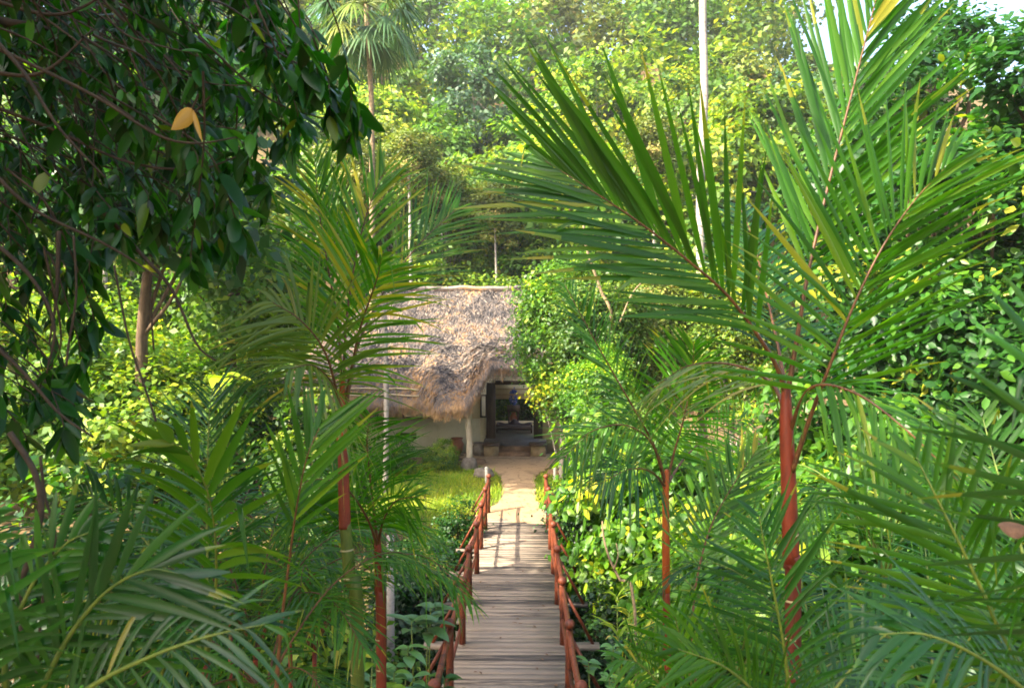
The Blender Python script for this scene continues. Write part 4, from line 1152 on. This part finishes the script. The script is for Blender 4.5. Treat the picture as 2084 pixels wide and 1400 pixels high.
frond(J_, b, [(558, 1480, 2.8), (570, 1300, 2.78), (590, 1130, 2.74), (606, 1020, 2.7), (625, 930, 2.68), (650, 870, 2.7)], 9, .30, .36, (30, 15), (40, 25), .0125, .66, (0, -1, .2), .1, .06, mat='palm', seed=68, kinks=0, tiplen=.9)


def small_palm(px, py, d, nf, L, label, seed, mat='palm', name="small_palm", red=True, group=None):
    g = np.random.default_rng(seed)
    top = P(px, py, d)
    b = np.array([top[0], top[1], float(gz(top[0], top[1]))])
    t = thing(name, label, "palm", b, group)
    stem_part(t, b, [b, (b + top) / 2 + g.normal(0, .03, 3), top], [.026, .022, .014], 'red_stem' if red else 'green_stem', "stem", 9, 10)
    a0 = g.uniform(0, 6.28)
    for k in range(nf):
        a = a0 + k * 2.4
        out = np.array([math.cos(a), math.sin(a), 0])
        e = g.uniform(.5, 1.3)
        ll = L * g.uniform(.8, 1.15)
        p = [top, top + (out * .12 + UP * .28 * e) * ll, top + (out * .42 + UP * .62 * e) * ll, top + (out * .78 + UP * .72 * e) * ll, top + (out * 1.08 + UP * .5 * e) * ll]
        frond(t, b, p, 22, .34 * L, .34 * L, (65, 30), (65, 30), .0095 * L, .22, tuple(norm(UP - out * .4)), -.1, .3, mat=mat, seed=seed * 13 + k, world=True, K=5, stalk='rachis' if red else 'green_rachis', r0=.007)
    return t


small_palm(640, 1330, 4.6, 7, .95, "small bright palm clump behind the green ringed stem's foot", 71)
small_palm(520, 1340, 4.2, 7, .9, "small palm with thin red stalks left of the green ringed stem", 72)
small_palm(470, 1250, 5.6, 7, 1.1, "small palm in the shade behind the comb-like bluish frond", 73, 'palm_dark')
small_palm(590, 1180, 6.0, 7, 1.1, "small leafy palm further back behind the orange-sheathed palm", 74)
small_palm(330, 1380, 3.6, 6, .8, "small dark palm low in the corner by the twisted vines", 75, 'palm_dark', red=False)
small_palm(540, 1430, 3.4, 6, .75, "small palm lowest in the gully left of the green ringed stem", 76)
small_palm(1660, 1400, 4.4, 6, .9, "small palm behind the foot of the big red stem", 77, 'palm_dark', red=False)
small_palm(1500, 1400, 5.2, 6, .9, "small palm in the gully between the two right stems", 78, 'palm', red=False)
small_palm(1900, 1450, 3.2, 6, .9, "small palm under the close palm's sweeping leaflets", 79, 'palm_dark', red=False)
small_palm(1800, 1180, 4.6, 7, .95, "small palm right of the big red stem at mid height", 80, 'palm', red=False)

# crown of the white-trunk palm, above the picture
t, b, tp = WHITE_TOP
for k in range(9):
    a = k * 2.4
    out = np.array([math.cos(a), math.sin(a), 0])
    frond(t, b, [tp, tp + out * .5 + UP * .8, tp + out * 1.3 + UP * 1.1, tp + out * 2.1 + UP * .7], 24, .7, .7, (65, 30), (65, 30), .03, .15, tuple(norm(UP - out * .3)), -.1, .3, seed=300 + k, world=True, K=4, r0=.02)

# tall fan palm on the left of the slope
b = at_ground(757, 32)
fp = thing("fan_palm", "tall fan palm with a tan trunk and grey-green hanging fans high over the house", "palm", b)
tp = P(745, 10, 32)
MB().tube(spline([b, P(757, 300, 32), P(753, 150, 32), tp], 20), np.linspace(.12, .11, 20), 10).build("trunk", M['tan_bark'], fp, True, b)
g = np.random.default_rng(5)
for k in range(26):
    a = k * 2.4
    e = .9 - 1.9 * (k / 26)
    out = norm(np.array([math.cos(a), math.sin(a), e]))
    hub = tp + out * 1.6 - UP * .25 * (1 - e)
    stk = MB().tube(spline([tp, tp + out * .7 + UP * .1, hub], 7), np.linspace(.03, .015, 7), 5)
    m = 22
    th = np.linspace(-1.9, 1.9, m)
    side = norm(np.cross(out, UP))
    nn = np.cross(side, out)
    D = np.cos(th)[:, None] * out + np.sin(th)[:, None] * side - UP * .25
    V, Q, idx = strips(np.repeat(hub[None], m, 0), D, np.cross(D, nn[None]), 1.5 * g.uniform(.85, 1.1, m), .055, .6 * g.uniform(.6, 1.4, m), 5, .3, 'palm')
    rr = np.clip(g.normal(.4 if k < 18 else .8, .15, m), 0, 1)
    fo = put("fan_leaf", mesh("fan_leaf", V - b, Q, M['blue_tree' if k % 5 else 'olive_tree'], rr[idx] * .8, True), fp)
    stk.build("stalk", M['green_rachis'], fo, True, b)

# ------------------------------------------------------------------ overhanging tree, upper left
b = np.array([-4.2, 2.6, float(gz(-4.2, 2.6))])
OT = thing("overhanging_tree", "dark glossy-leaved tree whose drooping leafy twigs fill the upper left", "tree", b)
MB().tube(spline([b + [0, 0, -.3], b + [.1, .1, 2.5], b + [-.1, .2, 5.5], b + [.3, .3, 8.5]], 20), np.linspace(.26, .12, 20), 12).build("trunk", M['bark'], OT, True, b)
poly = np.array([(-60, -60), (600, -60), (610, 60), (615, 120), (690, 165), (735, 230), (715, 290), (640, 330), (560, 370), (530, 420), (480, 500), (420, 540), (330, 500), (250, 480), (190, 520), (200, 640), (180, 800), (110, 900), (-60, 880)], float)


def inside(p, poly):
    x, y = p
    c = False
    j = len(poly) - 1
    for i in range(len(poly)):
        if (poly[i, 1] > y) != (poly[j, 1] > y) and x < (poly[j, 0] - poly[i, 0]) * (y - poly[i, 1]) / (poly[j, 1] - poly[i, 1]) + poly[i, 0]:
            c = not c
        j = i
    return c


g = np.random.default_rng(42)
twigs = MB()
LB, LD, LW, LL = [], [], [], []


def twig(end_px, d, reach=(380, 300), leaves=13, L=.115):
    ex, ey = end_px
    sx, sy_ = ex - reach[0] * g.uniform(-.1, 1.2), ey - reach[1] * g.uniform(.3, 1.3)
    d0 = d + g.uniform(-.6, .6)
    s, e = P(sx, sy_, d0), P(ex, ey, d)
    m = (s + e) / 2 + UPC * .06 * np.linalg.norm(e - s) + g.normal(0, .06, 3)
    c = spline([s, m, e + UPC * .03, e - UP * .04], 22)
    twigs.tube(c, np.linspace(.0045, .0014, 22), 5, cap=False)
    T = norm(np.gradient(c, axis=0))
    for k in range(leaves):
        f = int(21 * (1 - .62 * (k / leaves) ** .9))
        t = T[f]
        sd = norm(np.cross(t, UP + g.normal(0, .4, 3))) * (1 if k % 2 else -1)
        D = norm(t * g.uniform(.5, .9) + sd * g.uniform(.45, .95) - UP * g.uniform(.0, .6) + g.normal(0, .22, 3))
        LB.append(c[f]); LD.append(D)
        LW.append(np.cross(D, UP) + g.normal(0, .55, 3)); LL.append(L * g.uniform(.65, 1.3))


cnt = 0
while cnt < 340:
    p = (g.uniform(-60, 770), g.uniform(-60, 960))
    if not inside(p, poly): continue
    edge = not inside((p[0] + 60, p[1]), poly) or not inside((p[0], p[1] + 60), poly)
    lowzone = p[1] > 560 and p[0] < 240
    if not edge and p[0] > 330 and p[1] > 300 and g.random() < .35: continue
    if lowzone and g.random() < .35: continue
    twig(p, g.uniform(2.6, 4.2), L=g.uniform(.075, .115) if edge or p[0] > 480 else g.uniform(.05, .09), leaves=15)
    cnt += 1
for _ in range(45):      # deeper, behind
    p = (g.uniform(-60, 520), g.uniform(-60, 480))
    twig(p, g.uniform(4.0, 6.0), L=.15, leaves=16)
for _ in range(380):      # the crown above and to the left of what the picture shows
    p = (g.uniform(-2600, 420), g.uniform(-2400, -330))
    twig(p, g.uniform(2.2, 5.5), L=.19, leaves=14)
n = len(LB)
V, Q, idx = strips(np.array(LB), np.array(LD), np.array(LW), np.array(LL), np.array(LL) * np.where(np.array(LL) > .09, .22, .17) * g.uniform(.8, 1.2, n), g.uniform(.1, .5, n), 6, .25, 'leaf')
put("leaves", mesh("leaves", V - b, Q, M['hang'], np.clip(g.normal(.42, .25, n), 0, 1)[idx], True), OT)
twigs.build("twigs", M['twig'], OT, True, b)
brs = [[(-80, -30, 2.6), (60, 20, 2.6), (195, 112, 2.6)], [(-90, 60, 2.5), (60, 130, 2.5), (200, 200, 2.5), (320, 275, 2.5), (400, 292, 2.55), (480, 280, 2.6)],
       [(150, -60, 2.7), (250, 40, 2.7), (330, 110, 2.7), (372, 155, 2.7)], [(-30, 60, 2.4), (50, 150, 2.4), (120, 260, 2.4), (215, 362, 2.45)],
       [(-60, 140, 2.5), (80, 150, 2.5), (190, 60, 2.5)], [(-60, 300, 2.6), (60, 420, 2.6), (220, 500, 2.6), (330, 570, 2.65)],
       [(-60, 200, 2.8), (100, 260, 2.8), (260, 330, 2.8), (400, 345, 2.85), (480, 320, 2.9)], [(-40, 470, 2.5), (60, 560, 2.5), (110, 660, 2.5), (95, 760, 2.5)],
       [(200, 420, 2.7), (290, 520, 2.7), (350, 590, 2.7), (400, 700, 2.72), (440, 735, 2.75)], [(120, 470, 2.6), (115, 600, 2.6), (100, 700, 2.6)],
       [(-60, 660, 2.5), (40, 750, 2.5), (120, 840, 2.5), (190, 890, 2.5)], [(-50, -10, 2.6), (120, 30, 2.6), (260, -40, 2.6)]]
mb = MB()
for c in brs:
    mb.tube(spline([P(*q) for q in c], 20), np.linspace(.0085, .003, 20), 6)
mb.tube(spline([b + [0, .2, 5.5], P(-500, -300, 3.0), P(-100, 0, 2.7), P(100, 60, 2.7)], 20), np.linspace(.06, .008, 20), 8)
mb.tube(spline([b + [0, .2, 6.5], P(-300, -700, 3.4), P(200, -300, 3.2), P(420, -60, 3.1)], 20), np.linspace(.06, .008, 20), 8)
mb.tube(spline([b + [0, .2, 4.5], P(-700, 200, 3.0), P(-200, 300, 2.7), P(0, 420, 2.6)], 20), np.linspace(.05, .007, 20), 8)
mb.build("branches", M['twig'], OT, True, b)
# a yellowed leaf and its hanging neighbour
y0 = P(391, 222, 2.3)
V, Q, idx = strips(np.array([y0, P(393, 224, 2.3)]), np.array([-RGT * .8 - UPC * .55, RGT * .3 - UPC * 1.0]), np.array([UPC - RGT * .6, RGT]), np.array([.080, .100]), np.array([.027, .008]), np.array([.25, .05]), 8, .6, 'leaf')
o = put("yellow_leaves", mesh("yellow_leaves", V - b, Q, M['yellow_leaf'], np.full(len(Q), .5), True), OT)
o["label"] = "yellowed curling leaf hanging among the dark ones"

# hanging vines, lower left
GVN = "brown vines hanging under the overhanging tree"
for c, r, lab in (([(20, 880, 2.0), (70, 960, 2.0), (84, 1040, 2.0), (62, 1130, 2.0), (40, 1200, 2.0), (48, 1300, 2.0), (62, 1420, 2.0)], .008, "thick twisted brown vine hanging into the lower left corner"),
                  ([(82, 930, 2.05), (92, 1010, 2.05), (112, 1090, 2.05), (90, 1200, 2.05), (78, 1320, 2.05), (72, 1420, 2.05)], .004, "thin tan vine beside the thick twisted one"),
                  ([(232, 540, 2.6), (262, 690, 2.6), (292, 780, 2.6), (325, 880, 2.6)], .004, "long thin dark vine hanging clear of the leaves over the shrubs"),
                  ([(305, 560, 2.7), (308, 640, 2.7), (313, 712, 2.7)], .0035, "short thin vine hanging right of the long one"),
                  ([(150, 480, 2.5), (155, 600, 2.5), (140, 700, 2.5), (135, 745, 2.5)], .004, "thin vine hanging among the leaf twigs left of the long one")):
    p = np.array([P(*q) for q in c])
    o = put("hanging_vine", mesh("hanging_vine", *[x if k else x - p[0] for k, x in enumerate(tube_arrays(spline(p, 30), r, 7))], M['twig'], smooth=True), None, p[0])
    tag(o, lab, "vine", GVN)

# trees to the left and behind the camera that shade the bridge (outside the picture)
SK = Kind(91, 3.0, 3.0, 3.0, 8.6, 85, 60, .42, .15, .85, 'deep_tree', 10, .15, 'bark')
plant(SK, 'shade_tree', 'tall tree deep behind the overhanging twigs on the left, added to shade the path', 'tree', (-9.8, 19.4, float(gz(-9.8, 19.4))), 1.1, 1.0, 'trees shading the bridge')  # inside the picture, added to lay streaks of shade over the path
for x, y, s, lab in SHADE:
    plant(SK, "shade_tree", lab, "tree", (x, y, float(gz(x, y))), s, x, "trees shading the bridge")

# ------------------------------------------------------------------ hazy air over the slope
hz = bpy.data.materials.new("haze_air")
hz.use_nodes = True
ht = hz.node_tree
ht.nodes.remove(ht.nodes["Principled BSDF"])
vol = ht.nodes.new("ShaderNodeVolumePrincipled")
vol.inputs["Color"].default_value = (.95, .96, .90, 1)
vol.inputs["Density"].default_value = .0004
vol.inputs["Anisotropy"].default_value = .2
ht.links.new(vol.outputs[0], ht.nodes["Material Output"].inputs["Volume"])
hb = MB().box((-152, -62, -4), (152, 172, 66))
tag(hb.build("haze", hz), kind="stuff")

g = np.random.default_rng(77)
n = 170
yy = np.where(g.random(n) < .4, g.uniform(8.5, 18, n), g.uniform(18, 28, n))
xx = BX + g.uniform(-.7, .7, n)
B = np.column_stack([xx, yy, np.where(yy < 18.3, .045, .06)])
a = g.uniform(0, 6.28, n)
V, Q, idx = strips(B, np.column_stack([np.cos(a), np.sin(a), g.uniform(0, .25, n)]), np.column_stack([-np.sin(a), np.cos(a), np.zeros(n)]), g.uniform(.05, .10, n), .016, .1, 4, .3, 'leaf')
tag(put("fallen_leaves", mesh("fallen_leaves", V, Q, M['dry'], g.random(n)[idx], True)), "dry leaves scattered over the bridge deck and path", kind="stuff")
